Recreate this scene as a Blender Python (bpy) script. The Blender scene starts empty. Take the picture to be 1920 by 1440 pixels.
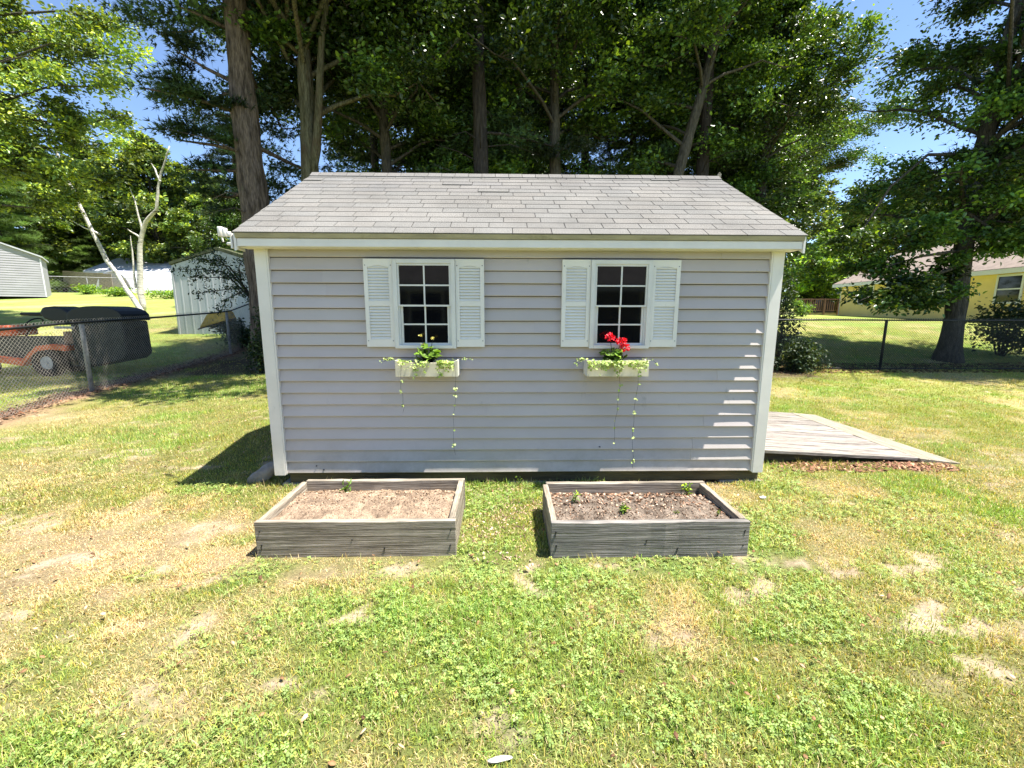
import bpy, math, random
import numpy as np
from mathutils import Vector, Matrix

# ------------------------------------------------------------------ camera
S = bpy.context.scene
COL = S.collection
F, PITCH, YAW, ROLL = 810.8, 0.1677, -0.0227, 0.0023
CAM = np.array([-0.1687, -3.6367, 1.5191])
cy_, sy_, cp_, sp_ = math.cos(YAW), math.sin(YAW), math.cos(PITCH), math.sin(PITCH)
R0 = np.array([cy_, sy_, 0.0]); FH = np.array([-sy_, cy_, 0.0]); Z = np.array([0, 0, 1.0])
FW = FH * cp_ - Z * sp_; UP0 = FH * sp_ + Z * cp_
RC = R0 * math.cos(ROLL) + UP0 * math.sin(ROLL); UC = -R0 * math.sin(ROLL) + UP0 * math.cos(ROLL)
cam = bpy.data.cameras.new('camera'); camo = bpy.data.objects.new('camera', cam); COL.objects.link(camo)
camo.matrix_world = Matrix(((RC[0], UC[0], -FW[0], CAM[0]), (RC[1], UC[1], -FW[1], CAM[1]), (RC[2], UC[2], -FW[2], CAM[2]), (0, 0, 0, 1)))
cam.sensor_width = 36; cam.lens = F / 1920 * 36; cam.clip_end = 2000; cam.clip_start = 0.05
S.camera = camo

def at(px, py, t):
    """point t metres beyond the camera (measured along y) on the line of sight of a photo pixel"""
    d = RC * (px - 960) / F - UC * (py - 720) / F + FW
    return CAM + d * (t / d[1])

# ------------------------------------------------------------------ light
TOSUN = Vector((0.38, -0.072, 1.0)).normalized()
w = bpy.data.worlds.new('World'); S.world = w; w.use_nodes = True
nt = w.node_tree; nt.nodes.clear()
sky = nt.nodes.new('ShaderNodeTexSky'); sky.sky_type = 'NISHITA'; sky.sun_disc = False
sky.sun_elevation = math.asin(TOSUN.z); sky.sun_rotation = math.atan2(TOSUN.x, TOSUN.y)
sky.altitude = 1200; sky.air_density = 0.85; sky.dust_density = 0.1; sky.ozone_density = 2.2
bg = nt.nodes.new('ShaderNodeBackground'); bg.inputs[1].default_value = 0.098
out = nt.nodes.new('ShaderNodeOutputWorld')
nt.links.new(sky.outputs[0], bg.inputs[0]); nt.links.new(bg.outputs[0], out.inputs[0])
sl = bpy.data.lights.new('sun', 'SUN'); sl.energy = 4.7; sl.angle = math.radians(0.53); sl.color = (1.0, 0.95, 0.87)
so = bpy.data.objects.new('sun', sl); COL.objects.link(so)
so.rotation_euler = TOSUN.to_track_quat('Z', 'Y').to_euler()
S.view_settings.view_transform = 'Standard'; S.view_settings.look = 'None'
S.view_settings.exposure = 1.6; S.view_settings.gamma = 1.0
S.cycles.max_bounces = 6; S.cycles.diffuse_bounces = 2; S.cycles.transmission_bounces = 4
S.cycles.transparent_max_bounces = 4; S.cycles.caustics_reflective = False; S.cycles.caustics_refractive = False

# ------------------------------------------------------------------ noise
_T = np.random.RandomState(7).rand(256, 256)
def vn(x, y, s=1.0, o=0):
    x = np.asarray(x) * s + 17.3 * o + 1000; y = np.asarray(y) * s + 9.1 * o + 1000
    xi = np.floor(x).astype(int); yi = np.floor(y).astype(int); fx = x - xi; fy = y - yi
    fx = fx * fx * (3 - 2 * fx); fy = fy * fy * (3 - 2 * fy)
    a = _T[xi % 256, yi % 256]; b = _T[(xi + 1) % 256, yi % 256]; c = _T[xi % 256, (yi + 1) % 256]; d = _T[(xi + 1) % 256, (yi + 1) % 256]
    return (a * (1 - fx) + b * fx) * (1 - fy) + (c * (1 - fx) + d * fx) * fy
def fbm(x, y, s=1.0, o=0, n=4):
    r = 0; a = 0.5; t = 0
    for k in range(n):
        r = r + a * vn(x, y, s * 2.03 ** k, o + 3 * k); t += a; a *= 0.55
    return r / t
def sst(a, b, x):
    t = np.clip((np.asarray(x, float) - a) / (b - a), 0, 1); return t * t * (3 - 2 * t)

# ------------------------------------------------------------------ terrain height
def gh(x, y):
    x = np.asarray(x, float); y = np.asarray(y, float)
    L = np.interp(y, [-40, 1.5, 4, 8.7, 11.4, 20, 32, 60, 200], [0, 0, 0.10, 0.25, 0.72, 1.65, 2.85, 3.6, 6])
    Rr = np.interp(y, [-40, 2.5, 7, 10, 15, 28, 60, 200], [0, 0, 0.10, 0.40, 1.0, 1.25, 1.6, 5])
    k = sst(-5, 4, x)
    z = L * (1 - k) + Rr * k
    m = (x > -6.9) & (y < 5)
    return z + (fbm(x, y, 0.8, 2, 3) - 0.5) * 0.03 * sst(0.0, 3, np.maximum(np.abs(x) - 2.5, y - 3.4)) - 0.0
def G(x, y): return float(gh(x, y))

# ------------------------------------------------------------------ object helpers
def link(o, parent=None):
    COL.objects.link(o)
    if parent is not None: o.parent = parent
    return o
def tag(o, label=None, cat=None, group=None, kind=None):
    if label: o['label'] = label
    if cat: o['category'] = cat
    if group: o['group'] = group
    if kind: o['kind'] = kind
    return o
def thing(name, label, cat, loc=(0, 0, 0), rz=0, group=None):
    o = bpy.data.objects.new(name, None); o.location = loc; o.rotation_euler = (0, 0, rz); o.empty_display_size = 0.2
    link(o); return tag(o, label, cat, group)
def npmesh(name, V, T, mat, parent=None, col=None, smooth=False):
    """T: (M,k) faces all of k corners"""
    V = np.asarray(V, np.float32); T = np.asarray(T, np.int32)
    me = bpy.data.meshes.new(name); M, k = T.shape
    me.vertices.add(len(V)); me.vertices.foreach_set('co', V.ravel())
    me.loops.add(M * k); me.loops.foreach_set('vertex_index', T.ravel())
    me.polygons.add(M); me.polygons.foreach_set('loop_start', np.arange(0, M * k, k, dtype=np.int32))
    if col is not None:
        at_ = me.color_attributes.new('tint', 'FLOAT_COLOR', 'POINT')
        c = np.ones((len(V), 4), np.float32); c[:, :3] = col
        at_.data.foreach_set('color', c.ravel())
    me.update(calc_edges=True)
    if smooth: me.polygons.foreach_set('use_smooth', np.ones(M, bool))
    if mat: me.materials.append(mat)
    return link(bpy.data.objects.new(name, me), parent)
class MB:
    def __init__(s): s.v = []; s.f = []; s.c = []; s.cur = (1, 1, 1)
    def add(s, vs, fs):
        b = len(s.v); s.v += [tuple(map(float, p)) for p in vs]; s.c += [s.cur] * len(vs)
        s.f += [tuple(b + i for i in f) for f in fs]
    def box(s, x0, x1, y0, y1, z0, z1):
        s.add([(x0, y0, z0), (x1, y0, z0), (x1, y1, z0), (x0, y1, z0), (x0, y0, z1), (x1, y0, z1), (x1, y1, z1), (x0, y1, z1)],
              [(0, 3, 2, 1), (4, 5, 6, 7), (0, 1, 5, 4), (1, 2, 6, 5), (2, 3, 7, 6), (3, 0, 4, 7)])
    def hexa(s, P):  # 8 corners, bottom ring then top ring
        s.add(P, [(0, 3, 2, 1), (4, 5, 6, 7), (0, 1, 5, 4), (1, 2, 6, 5), (2, 3, 7, 6), (3, 0, 4, 7)])
    def prism(s, prof, x0, x1, axis='x'):  # profile of (a,b) points, extruded along the axis
        n = len(prof)
        if axis == 'x': A = [(x0, a, b) for a, b in prof]; B = [(x1, a, b) for a, b in prof]
        elif axis == 'y': A = [(a, x0, b) for a, b in prof]; B = [(a, x1, b) for a, b in prof]
        else: A = [(a, b, x0) for a, b in prof]; B = [(a, b, x1) for a, b in prof]
        s.add(A + B, [tuple(range(n))[::-1], tuple(range(n, 2 * n))] + [(i, (i + 1) % n, n + (i + 1) % n, n + i) for i in range(n)])
    def tube(s, pts, rad, n=8, cap=True, wob=0, rng=None):
        pts = [Vector(p) for p in pts]
        if not hasattr(rad, '__len__'): rad = [rad] * len(pts)
        vs = []; u = None
        for i, p in enumerate(pts):
            d = (pts[min(i + 1, len(pts) - 1)] - pts[max(i - 1, 0)]).normalized()
            if u is None:
                u = d.orthogonal().normalized()
            else:
                u = (u - d * u.dot(d)).normalized()
            v = d.cross(u)
            for k in range(n):
                a = 2 * math.pi * k / n; r = rad[i]
                if wob: r *= 1 + wob * (math.sin(3 * a + i * 1.3) * .4 + math.sin(5 * a + i * .7 + 1) * .35 + math.sin(2 * a - i) * .25)
                vs.append(p + (u * math.cos(a) + v * math.sin(a)) * r)
        fs = [(i * n + k, i * n + (k + 1) % n, (i + 1) * n + (k + 1) % n, (i + 1) * n + k) for i in range(len(pts) - 1) for k in range(n)]
        if cap: fs += [tuple(range(n))[::-1], tuple(range((len(pts) - 1) * n, len(pts) * n))]
        s.add(vs, fs)
    def build(s, name, mat, parent=None, smooth=False, bevel=0, col=False):
        me = bpy.data.meshes.new(name); me.from_pydata(s.v, [], s.f); me.update()
        if col:
            a = me.color_attributes.new('tint', 'FLOAT_COLOR', 'POINT')
            c = np.ones((len(s.v), 4), np.float32); c[:, :3] = np.array(s.c); a.data.foreach_set('color', c.ravel())
        if smooth: me.polygons.foreach_set('use_smooth', np.ones(len(me.polygons), bool))
        me.materials.append(mat)
        o = link(bpy.data.objects.new(name, me), parent)
        if bevel:
            m = o.modifiers.new('bevel', 'BEVEL'); m.width = bevel; m.segments = 2; m.limit_method = 'ANGLE'; m.angle_limit = 0.6
        return o

# ------------------------------------------------------------------ materials
def mat(name, col, rough=0.6, var=0.15, vs=3.0, stretch=(1, 1, 1), bump=0.0, bs=30.0, dark=None, tint=False, spec=0.4, fine=0.0,
        coords='Object', metal=0.0, transl=0.0, stains=None, wave=None, orand=0.0):
    m = bpy.data.materials.new(name); m.use_nodes = True; n = m.node_tree.nodes; l = m.node_tree.links
    b = n['Principled BSDF']; b.inputs['Roughness'].default_value = rough; b.inputs['Metallic'].default_value = metal
    b.inputs['Specular IOR Level'].default_value = spec
    tc = n.new('ShaderNodeTexCoord'); mp = n.new('ShaderNodeMapping'); mp.inputs['Scale'].default_value = stretch
    l.new(tc.outputs[coords], mp.inputs[0])
    nz = n.new('ShaderNodeTexNoise'); nz.inputs['Scale'].default_value = vs; nz.inputs['Detail'].default_value = 6; nz.inputs['Roughness'].default_value = 0.62
    l.new(mp.outputs[0], nz.inputs['Vector'])
    rp = n.new('ShaderNodeValToRGB'); l.new(nz.outputs['Fac'], rp.inputs[0])
    d = dark if dark else tuple(c * (1 - var * 2) for c in col)
    rp.color_ramp.elements[0].position = 0.32; rp.color_ramp.elements[0].color = (*d, 1)
    rp.color_ramp.elements[1].position = 0.62; rp.color_ramp.elements[1].color = (*[min(1, c * (1 + var * .5)) for c in col], 1)
    cur = rp.outputs[0]
    def mul(cur, sock, fac=1.0):
        x = n.new('ShaderNodeMix'); x.data_type = 'RGBA'; x.blend_type = 'MULTIPLY'; x.inputs[0].default_value = fac
        l.new(cur, x.inputs[6]); l.new(sock, x.inputs[7]); return x.outputs[2]
    if fine:
        f = n.new('ShaderNodeTexNoise'); f.inputs['Scale'].default_value = bs * 2.2; f.inputs['Detail'].default_value = 3; l.new(mp.outputs[0], f.inputs['Vector'])
        fr = n.new('ShaderNodeMapRange'); fr.inputs[1].default_value = .3; fr.inputs[2].default_value = .7; fr.inputs[3].default_value = 1 - fine; fr.inputs[4].default_value = 1 + fine
        l.new(f.outputs['Fac'], fr.inputs[0]); cur = mul(cur, fr.outputs[0])
    if tint:
        a = n.new('ShaderNodeAttribute'); a.attribute_name = 'tint'; cur = mul(cur, a.outputs['Color'])
    if orand:
        oi = n.new('ShaderNodeObjectInfo'); r2 = n.new('ShaderNodeMapRange'); r2.inputs[3].default_value = 1 - orand; r2.inputs[4].default_value = 1 + orand
        l.new(oi.outputs['Random'], r2.inputs[0]); cur = mul(cur, r2.outputs[0])
    if stains:  # (colour, scale, threshold, stretch)
        sc, ss, th, stt = stains
        mp2 = n.new('ShaderNodeMapping'); mp2.inputs['Scale'].default_value = stt; l.new(tc.outputs[coords], mp2.inputs[0])
        z = n.new('ShaderNodeTexNoise'); z.inputs['Scale'].default_value = ss; z.inputs['Detail'].default_value = 8; z.inputs['Roughness'].default_value = .7; l.new(mp2.outputs[0], z.inputs['Vector'])
        zr = n.new('ShaderNodeMapRange'); zr.inputs[1].default_value = th; zr.inputs[2].default_value = th + .12; l.new(z.outputs['Fac'], zr.inputs[0])
        x = n.new('ShaderNodeMix'); x.data_type = 'RGBA'; l.new(zr.outputs[0], x.inputs[0]); l.new(cur, x.inputs[6]); x.inputs[7].default_value = (*sc, 1); cur = x.outputs[2]
    l.new(cur, b.inputs['Base Color'])
    if bump:
        bn = n.new('ShaderNodeTexNoise'); bn.inputs['Scale'].default_value = bs; bn.inputs['Detail'].default_value = 5; l.new(mp.outputs[0], bn.inputs['Vector'])
        bp = n.new('ShaderNodeBump'); bp.inputs['Strength'].default_value = bump; bp.inputs['Distance'].default_value = 0.07 if 'bark' in name else 0.02
        l.new(bn.outputs['Fac'], bp.inputs['Height']); l.new(bp.outputs[0], b.inputs['Normal'])
    if transl:
        t = n.new('ShaderNodeBsdfTranslucent'); g = n.new('ShaderNodeMix'); g.data_type = 'RGBA'; g.blend_type = 'MULTIPLY'; g.inputs[0].default_value = 1
        l.new(cur, g.inputs[6]); g.inputs[7].default_value = (1.5, 1.35, .5, 1); l.new(g.outputs[2], t.inputs[0])
        mx = n.new('ShaderNodeMixShader'); mx.inputs[0].default_value = transl
        l.new(b.outputs[0], mx.inputs[1]); l.new(t.outputs[0], mx.inputs[2]); l.new(mx.outputs[0], n['Material Output'].inputs[0])
    return m

M = {}
M['siding'] = mat('vinyl_siding', (.55, .495, .462), .55, .05, 1.2, (1, 1, 2), tint=True, stains=((.30, .28, .25), 7, .64, (1, 1, .25)))
M['white'] = mat('white_trim', (.84, .80, .735), .5, .05, 2.5, stains=((.50, .50, .42), 6, .66, (1, 1, .4)))
M['shutter'] = mat('white_shutter', (.84, .815, .75), .55, .04, 3, stains=((.52, .54, .46), 9, .66, (1, 1, .3)))
M['drip'] = mat('aged_eave_board', (.40, .345, .20), .6, .14, 4, (1, 1, 4), stains=((.24, .21, .10), 5, .58, (.6, 1, 1)))
M['sash'] = mat('white_sash', (.76, .75, .70), .45, .05, 4)
M['shingle'] = mat('asphalt_shingle', (.185, .178, .164), .95, .10, 1.6, bump=.6, bs=120, tint=True, fine=.34, spec=.2)
M['slot'] = mat('roof_underlay_lap_shade', (.035, .033, .032), .95, .1, 4)
M['skid'] = mat('skid_timber', (.12, .10, .055), .9, .25, 6, (.4, 1, 4), bump=.4, bs=20)
M['block'] = mat('concrete_block', (.30, .28, .24), .9, .2, 8, bump=.5, bs=60)
M['glass'] = mat('window_glass', (.004, .0045, .006), .05, .1, 2, spec=.4)
M['dark'] = mat('dark_metal', (.02, .02, .022), .5, .2, 5)
def woodmat(name, c, d, st=(.6, 7, 22), g=1.0):
    return mat(name, c, .88, .2, 3.2, st, bump=.6 * g, bs=6, dark=d, fine=.28, spec=.15, tint=False, stains=((d[0] * .5, d[1] * .5, d[2] * .48), 2.4, .66, (st[0] * .7, st[1] * 1.2, st[2] * 1.2)))
M['bed'] = woodmat('weathered_bed_board', (.31, .27, .215), (.14, .118, .09))
M['bed_grey'] = woodmat('rough_sawn_bed_board', (.27, .25, .225), (.105, .098, .09))
M['bed_y'] = woodmat('weathered_bed_end_board', (.33, .285, .22), (.16, .13, .095), (12, .8, 16))
M['bed_in'] = M['bed_y']
M['plank'] = mat('weathered_plank', (.285, .265, .235), .85, .2, 3.5, (.7, 9, 9), bump=.6, bs=10, dark=(.12, .105, .09), fine=.25, tint=True, spec=.2, stains=((.10, .085, .075), 2.2, .60, (.6, 14, 14)))
M['lip'] = woodmat('ramp_lip_board', (.30, .27, .21), (.17, .145, .105), (12, .8, 12))
M['soil_grey'] = mat('damp_grey_soil', (.20, .16, .125), .98, .25, 9, bump=1.0, bs=50, dark=(.05, .037, .028), fine=.5, spec=.1)
M['soil'] = mat('dry_soil', (.30, .222, .155), .98, .25, 9, bump=1.0, bs=50, dark=(.14, .10, .07), fine=.4, spec=.1)
M['chip'] = mat('wood_chip', (.40, .31, .24), .9, .2, 20, tint=True, spec=.1)
M['bark'] = mat('pine_bark', (.155, .118, .092), .95, .25, 5, (3.2, 3.2, .55), bump=1.0, bs=7, dark=(.045, .034, .027), fine=.35, spec=.1, stains=((.10, .115, .055), 1.2, .60, (1, 1, .5)))
M['bark_moss'] = mat('mossy_bark', (.13, .118, .072), .95, .25, 5, (3.2, 3.2, .5), bump=1.0, bs=7, dark=(.05, .045, .022), fine=.35, spec=.1, stains=((.09, .055, .035), 1.4, .53, (1, 1, .35)))
M['bark_dark'] = mat('dark_bark', (.055, .046, .04), .95, .25, 5, (3, 3, .5), bump=1.0, bs=7, fine=.3, spec=.1)
M['bark_oak'] = mat('oak_bark', (.10, .088, .070), .95, .25, 6, (3, 3, .6), bump=1.0, bs=8, dark=(.05, .045, .036), fine=.3, spec=.1)
M['birch'] = mat('birch_bark', (.66, .63, .58), .7, .2, 4, (1, 1, 5), bump=.3, bs=20, stains=((.06, .05, .045), 2.6, .54, (1, 1, 4)))
M['oakleaf'] = mat('oak_leaf', (.068, .135, .028), .33, .12, .6, tint=True, transl=.28, orand=.18, spec=.5)
M['sunleaf'] = mat('maple_leaf', (.125, .20, .055), .42, .12, .6, tint=True, transl=.25, orand=.1, spec=.5)
M['paleleaf'] = mat('pale_leaf', (.13, .25, .045), .45, .12, .6, tint=True, transl=.35, spec=.4)
M['needle'] = mat('pine_needle', (.045, .085, .03), .5, .12, .6, tint=True, transl=.15, orand=.2, spec=.3)
M['needle_lit'] = mat('light_pine_needle', (.12, .20, .045), .5, .12, .6, tint=True, transl=.2, orand=.1, spec=.3)
M['shrub'] = mat('shrub_leaf', (.035, .062, .024), .5, .12, 1, tint=True, transl=.2, spec=.3)
M['weed'] = mat('weed_leaf', (.15, .27, .04), .5, .1, 5, tint=True, transl=.3)
M['grass'] = mat('grass_blade', (1, 1, 1), .55, .04, .4, tint=True, transl=.28, spec=.3)
M['wire'] = mat('galvanised_wire', (.36, .33, .28), .5, .2, 8, spec=.3)
M['rustwire'] = mat('wire_with_rust', (.45, .27, .19), .6, .3, 3, dark=(.30, .16, .10))
M['post'] = mat('galvanised_post', (.30, .30, .31), .5, .25, 12, spec=.5, bump=.2, bs=60)
M['vinyl'] = mat('black_vinyl', (.012, .013, .013), .5, .1, 5)
M['orange'] = mat('orange_paint', (.62, .105, .030), .4, .12, 3, stains=((.30, .08, .04), 5, .62, (1, 1, 1)))
M['black'] = mat('black_plastic', (.008, .009, .011), .6, .1, 6, spec=.4)
M['rubber'] = mat('rubber', (.015, .015, .016), .85, .2, 20, bump=.3, bs=60)
M['rim'] = mat('pale_rim', (.42, .43, .43), .5, .15, 9)
M['metalgrey'] = mat('grey_metal_siding', (.47, .49, .48), .6, .08, 1.5, (1, 1, .3))
M['whitesiding'] = mat('white_siding', (.36, .35, .38), .6, .06, 1.2)
M['farwhite'] = mat('far_white', (.72, .72, .78), .6, .05, 1)
M['greyroof'] = mat('pale_roof', (.50, .51, .55), .8, .1, 2)
M['mossroof'] = mat('mossy_roof', (.10, .11, .055), .9, .3, 4)
M['yellow'] = mat('yellow_siding', (.90, .69, .25), .6, .05, 1.2)
M['brownroof'] = mat('brown_roof', (.22, .175, .145), .9, .12, 3, fine=.25)
M['found'] = mat('foundation', (.14, .13, .12), .9, .2, 2)
M['boards'] = mat('weathered_board_fence', (.32, .265, .20), .85, .2, 3, (1, 1, 4))
M['deckwood'] = mat('deck_wood', (.20, .115, .075), .8, .2, 4)
M['yellowplastic'] = mat('yellow_plastic', (.72, .42, .03), .5, .2, 6)
M['rock'] = mat('grey_rock', (.30, .27, .23), .9, .25, 7, bump=.8, bs=25)
M['red'] = mat('red_petal', (.75, .012, .035), .5, .15, 20, tint=True, transl=.2)
M['vine'] = mat('pale_vine_leaf', (.50, .60, .22), .5, .08, 10, tint=True, transl=.3)
M['box'] = mat('cream_flower_box', (.66, .62, .48), .6, .1, 6, stains=((.16, .13, .08), 14, .64, (1, 1, .6)))
M['bird'] = mat('white_scrap', (.75, .73, .68), .8, .2, 20, bump=.4, bs=40)

# ground material: colours of turf and soil come from the painted-in patch map, fine grain from noise
def splash(m, z0, z1, col, amt):
    n = m.node_tree.nodes; l = m.node_tree.links; b = n['Principled BSDF']; src = b.inputs['Base Color'].links[0].from_socket
    tc = n.new('ShaderNodeTexCoord'); sx = n.new('ShaderNodeSeparateXYZ'); l.new(tc.outputs['Object'], sx.inputs[0])
    nz = n.new('ShaderNodeTexNoise'); nz.inputs['Scale'].default_value = 5; nz.inputs['Detail'].default_value = 9; nz.inputs['Roughness'].default_value = .75; l.new(tc.outputs['Object'], nz.inputs['Vector'])
    mr = n.new('ShaderNodeMapRange'); mr.inputs[1].default_value = z0; mr.inputs[2].default_value = z1; mr.inputs[3].default_value = 1; mr.inputs[4].default_value = 0; l.new(sx.outputs[2], mr.inputs[0])
    m2 = n.new('ShaderNodeMapRange'); m2.inputs[1].default_value = .42; m2.inputs[2].default_value = .66; l.new(nz.outputs['Fac'], m2.inputs[0])
    k = n.new('ShaderNodeMath'); k.operation = 'MULTIPLY'; l.new(mr.outputs[0], k.inputs[0]); l.new(m2.outputs[0], k.inputs[1])
    k2 = n.new('ShaderNodeMath'); k2.operation = 'MULTIPLY'; k2.inputs[1].default_value = amt; l.new(k.outputs[0], k2.inputs[0])
    x = n.new('ShaderNodeMix'); x.data_type = 'RGBA'; l.new(k2.outputs[0], x.inputs[0]); l.new(src, x.inputs[6]); x.inputs[7].default_value = (*col, 1); l.new(x.outputs[2], b.inputs['Base Color'])
splash(M['siding'], .10, .45, (.27, .235, .17), .55); splash(M['white'], .10, .45, (.34, .30, .22), .5)
def ground_material():
    m = bpy.data.materials.new('lawn_ground'); m.use_nodes = True; n = m.node_tree.nodes; l = m.node_tree.links
    b = n['Principled BSDF']; b.inputs['Roughness'].default_value = .95; b.inputs['Specular IOR Level'].default_value = .1
    a = n.new('ShaderNodeAttribute'); a.attribute_name = 'tint'
    tc = n.new('ShaderNodeTexCoord'); z = n.new('ShaderNodeTexNoise'); z.inputs['Scale'].default_value = 45; z.inputs['Detail'].default_value = 8; z.inputs['Roughness'].default_value = .75
    l.new(tc.outputs['Object'], z.inputs['Vector'])
    r = n.new('ShaderNodeMapRange'); r.inputs[1].default_value = .3; r.inputs[2].default_value = .7; r.inputs[3].default_value = .55; r.inputs[4].default_value = 1.35; l.new(z.outputs['Fac'], r.inputs[0])
    z2 = n.new('ShaderNodeTexNoise'); z2.inputs['Scale'].default_value = 4; z2.inputs['Detail'].default_value = 6; l.new(tc.outputs['Object'], z2.inputs['Vector'])
    r2 = n.new('ShaderNodeMapRange'); r2.inputs[1].default_value = .3; r2.inputs[2].default_value = .7; r2.inputs[3].default_value = .8; r2.inputs[4].default_value = 1.2; l.new(z2.outputs['Fac'], r2.inputs[0])
    mm = n.new('ShaderNodeMath'); mm.operation = 'MULTIPLY'; l.new(r.outputs[0], mm.inputs[0]); l.new(r2.outputs[0], mm.inputs[1])
    x = n.new('ShaderNodeMix'); x.data_type = 'RGBA'; x.blend_type = 'MULTIPLY'; x.inputs[0].default_value = 1; l.new(a.outputs['Color'], x.inputs[6]); l.new(mm.outputs[0], x.inputs[7])
    l.new(x.outputs[2], b.inputs['Base Color'])
    bp = n.new('ShaderNodeBump'); bp.inputs['Strength'].default_value = .8; bp.inputs['Distance'].default_value = .02; l.new(z.outputs['Fac'], bp.inputs['Height']); l.new(bp.outputs[0], b.inputs['Normal'])
    return m
M['ground'] = ground_material()

# ------------------------------------------------------------------ lawn patch maps
# (x, y, rx, ry, strength) of the bare and the dry spots of the lawn
BARE = [(1.75, -1.30, .30, .10, 1), (2.35, -1.32, .22, .12, .9), (2.05, -1.78, .26, .13, 1), (2.75, -1.62, .28, .14, 1), (2.95, -1.95, .2, .1, .7),
        (1.12, -1.55, .12, .22, .9), (.62, -1.85, .16, .15, .6), (-.93, -1.63, .18, .07, .9), (-2.9, -1.2, .22, .10, .8), (-2.6, -1.7, .2, .1, .7), (-1.9, -1.45, .2, .08, .7),
        (-1.75, -1.75, .25, .1, .6), (-1.0, -2.15, .2, .1, .7), (-1.55, -2.1, .2, .12, .6), (1.9, -2.05, .2, .1, .8), (-2.3, -2.15, .3, .15, .7), (-3.6, -.6, .3, .1, .6), (-3.2, .5, .35, .1, .7),
        (-4.2, .9, .5, .14, .7), (-5.4, 1.3, .4, .12, .7), (-2.6, .2, .2, .1, .4), (.05, -1.4, .14, .10, .8), (-.35, -.35, .14, .1, .6), (4.6, -.3, .5, .12, .5), (5.0, 1.2, .6, .15, .5), (3.4, -.6, .3, .1, .4), (4.8, 2.4, .5, .2, .4),
        (.6, -1.28, .3, .05, .6), (-1.0, -1.25, .3, .05, .5), (1.38, -1.27, .14, .08, .8)]
DRY = [(-2.6, -1.05, 1.15, .60, 1.3), (-2.1, -.75, .5, .22, .9), (-3.6, -1.3, .8, .4, .6), (.75, -1.75, .3, .25, .8), (-2.9, -2.0, .7, .4, .5), (2.6, -1.1, .8, .3, .35), (5.5, -.2, 1.5, .8, .5),
       (4.6, 1.6, 1.0, .5, .5), (-4.6, .4, 1.0, .5, .5), (1.8, .0, .9, .4, .3), (-5.2, 1.8, 1.3, .5, .3), (2.3, -2.2, .5, .3, .4), (-.2, -2.5, .6, .2, .5)]
LUSH = [(-.6, -1.7, 1.0, .35, 1), (.2, -1.5, .7, .35, .9), (-1.9, -1.25, .45, .25, .7), (-.2, -2.1, 1.0, .3, .8), (.9, -2.3, .6, .25, .9), (-1.5, -2.4, .8, .3, .8), (-.15, -.9, .3, .5, .5), (-2.1, -.3, .5, .4, .4), (1.1, -1.35, .25, .1, .8), (2.4, -1.5, .2, .1, .9)]
def blobs(L, x, y, o):
    r = np.zeros_like(x); jx = (fbm(x, y, 4.5, o) - .5) * 1.5; jy = (fbm(x, y, 4.5, o + 5) - .5) * 1.5
    for (a, b, rx, ry, s) in L:
        d = ((x + jx * max(.25, rx) * 1.6 - a) / rx) ** 2 + ((y + jy * max(.2, ry) * 1.6 - b) / ry) ** 2
        r = np.maximum(r, s * np.exp(-d * .9))
    return r
def patch(x, y):
    x = np.asarray(x, float); y = np.asarray(y, float)
    near = (np.abs(x) < 9) & (y < 8)
    nb = sst(.56, .78, fbm(x, y, 2.9, 11, 4)) * .55
    bare = np.where(near, np.maximum(blobs(BARE, x, y, 21), nb), nb * .5)
    bare = sst(.24, .80, bare * (.65 + .6 * fbm(x, y, 9, 35, 3)) + (fbm(x, y, 16, 31, 3) - .5) * .7) * .92
    bd_ = blobs(DRY, x, y, 41); dry = np.maximum(bd_, sst(.50, .76, fbm(x, y, .9, 51, 4)) * .55)
    lush = np.maximum(blobs(LUSH, x, y, 61), sst(.50, .66, fbm(x, y, 1.3, 71, 4)) * .7)
    lush = lush * (1 - .8 * bd_); dry = np.clip(dry * (1 - .6 * lush) + (fbm(x, y, 7, 81, 3) - .5) * .5, 0, 1)
    return bare, dry, np.clip(lush + (fbm(x, y, 6, 91, 3) - .5) * .4, 0, 1)
GREEN = np.array([.28, .36, .06]); LUSHC = np.array([.235, .385, .07]); STRAW = np.array([.58, .45, .25]); SOIL = np.array([.42, .32, .23]); OLIVE = np.array([.32, .31, .10])
def turf_col(x, y, bare, dry, lush):
    k = fbm(x, y, 1.7, 101, 3)[:, None]
    c = GREEN * (1 - k) + OLIVE * k
    c = c * (1 - lush[:, None]) + LUSHC * lush[:, None]
    c = c * (1 - dry[:, None]) + STRAW * dry[:, None]
    return c

def axis_pts(segs):
    r = []
    for a, b, s in segs: r += list(np.arange(a, b, s))
    return np.array(r + [segs[-1][1]])
xs = axis_pts([(-260, -60, 20), (-60, -20, 2), (-20, -8, .5), (-8, -4.5, .12), (-4.5, 4.5, .045), (4.5, 10, .12), (10, 20, .5), (20, 60, 2), (60, 260, 20)])
ys = axis_pts([(-60, -10, 5), (-10, -4, .5), (-4, 1.5, .045), (1.5, 8, .12), (8, 20, .4), (20, 60, 1.5), (60, 300, 20)])
X, Y = np.meshgrid(xs, ys); nx, ny = len(xs), len(ys); X = X.ravel(); Y = Y.ravel()
bare, dry, lush = patch(X, Y)
c = turf_col(X, Y, bare, dry, lush) * (.42 + .42 * sst(5, 15, np.hypot(X - CAM[0], Y - CAM[1])))[:, None]  # turf darkened nearer the camera, painting in shade between the blades
b_ = (bare * .95 + .04)[:, None]; c = c * (1 - b_) + SOIL * b_
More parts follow.
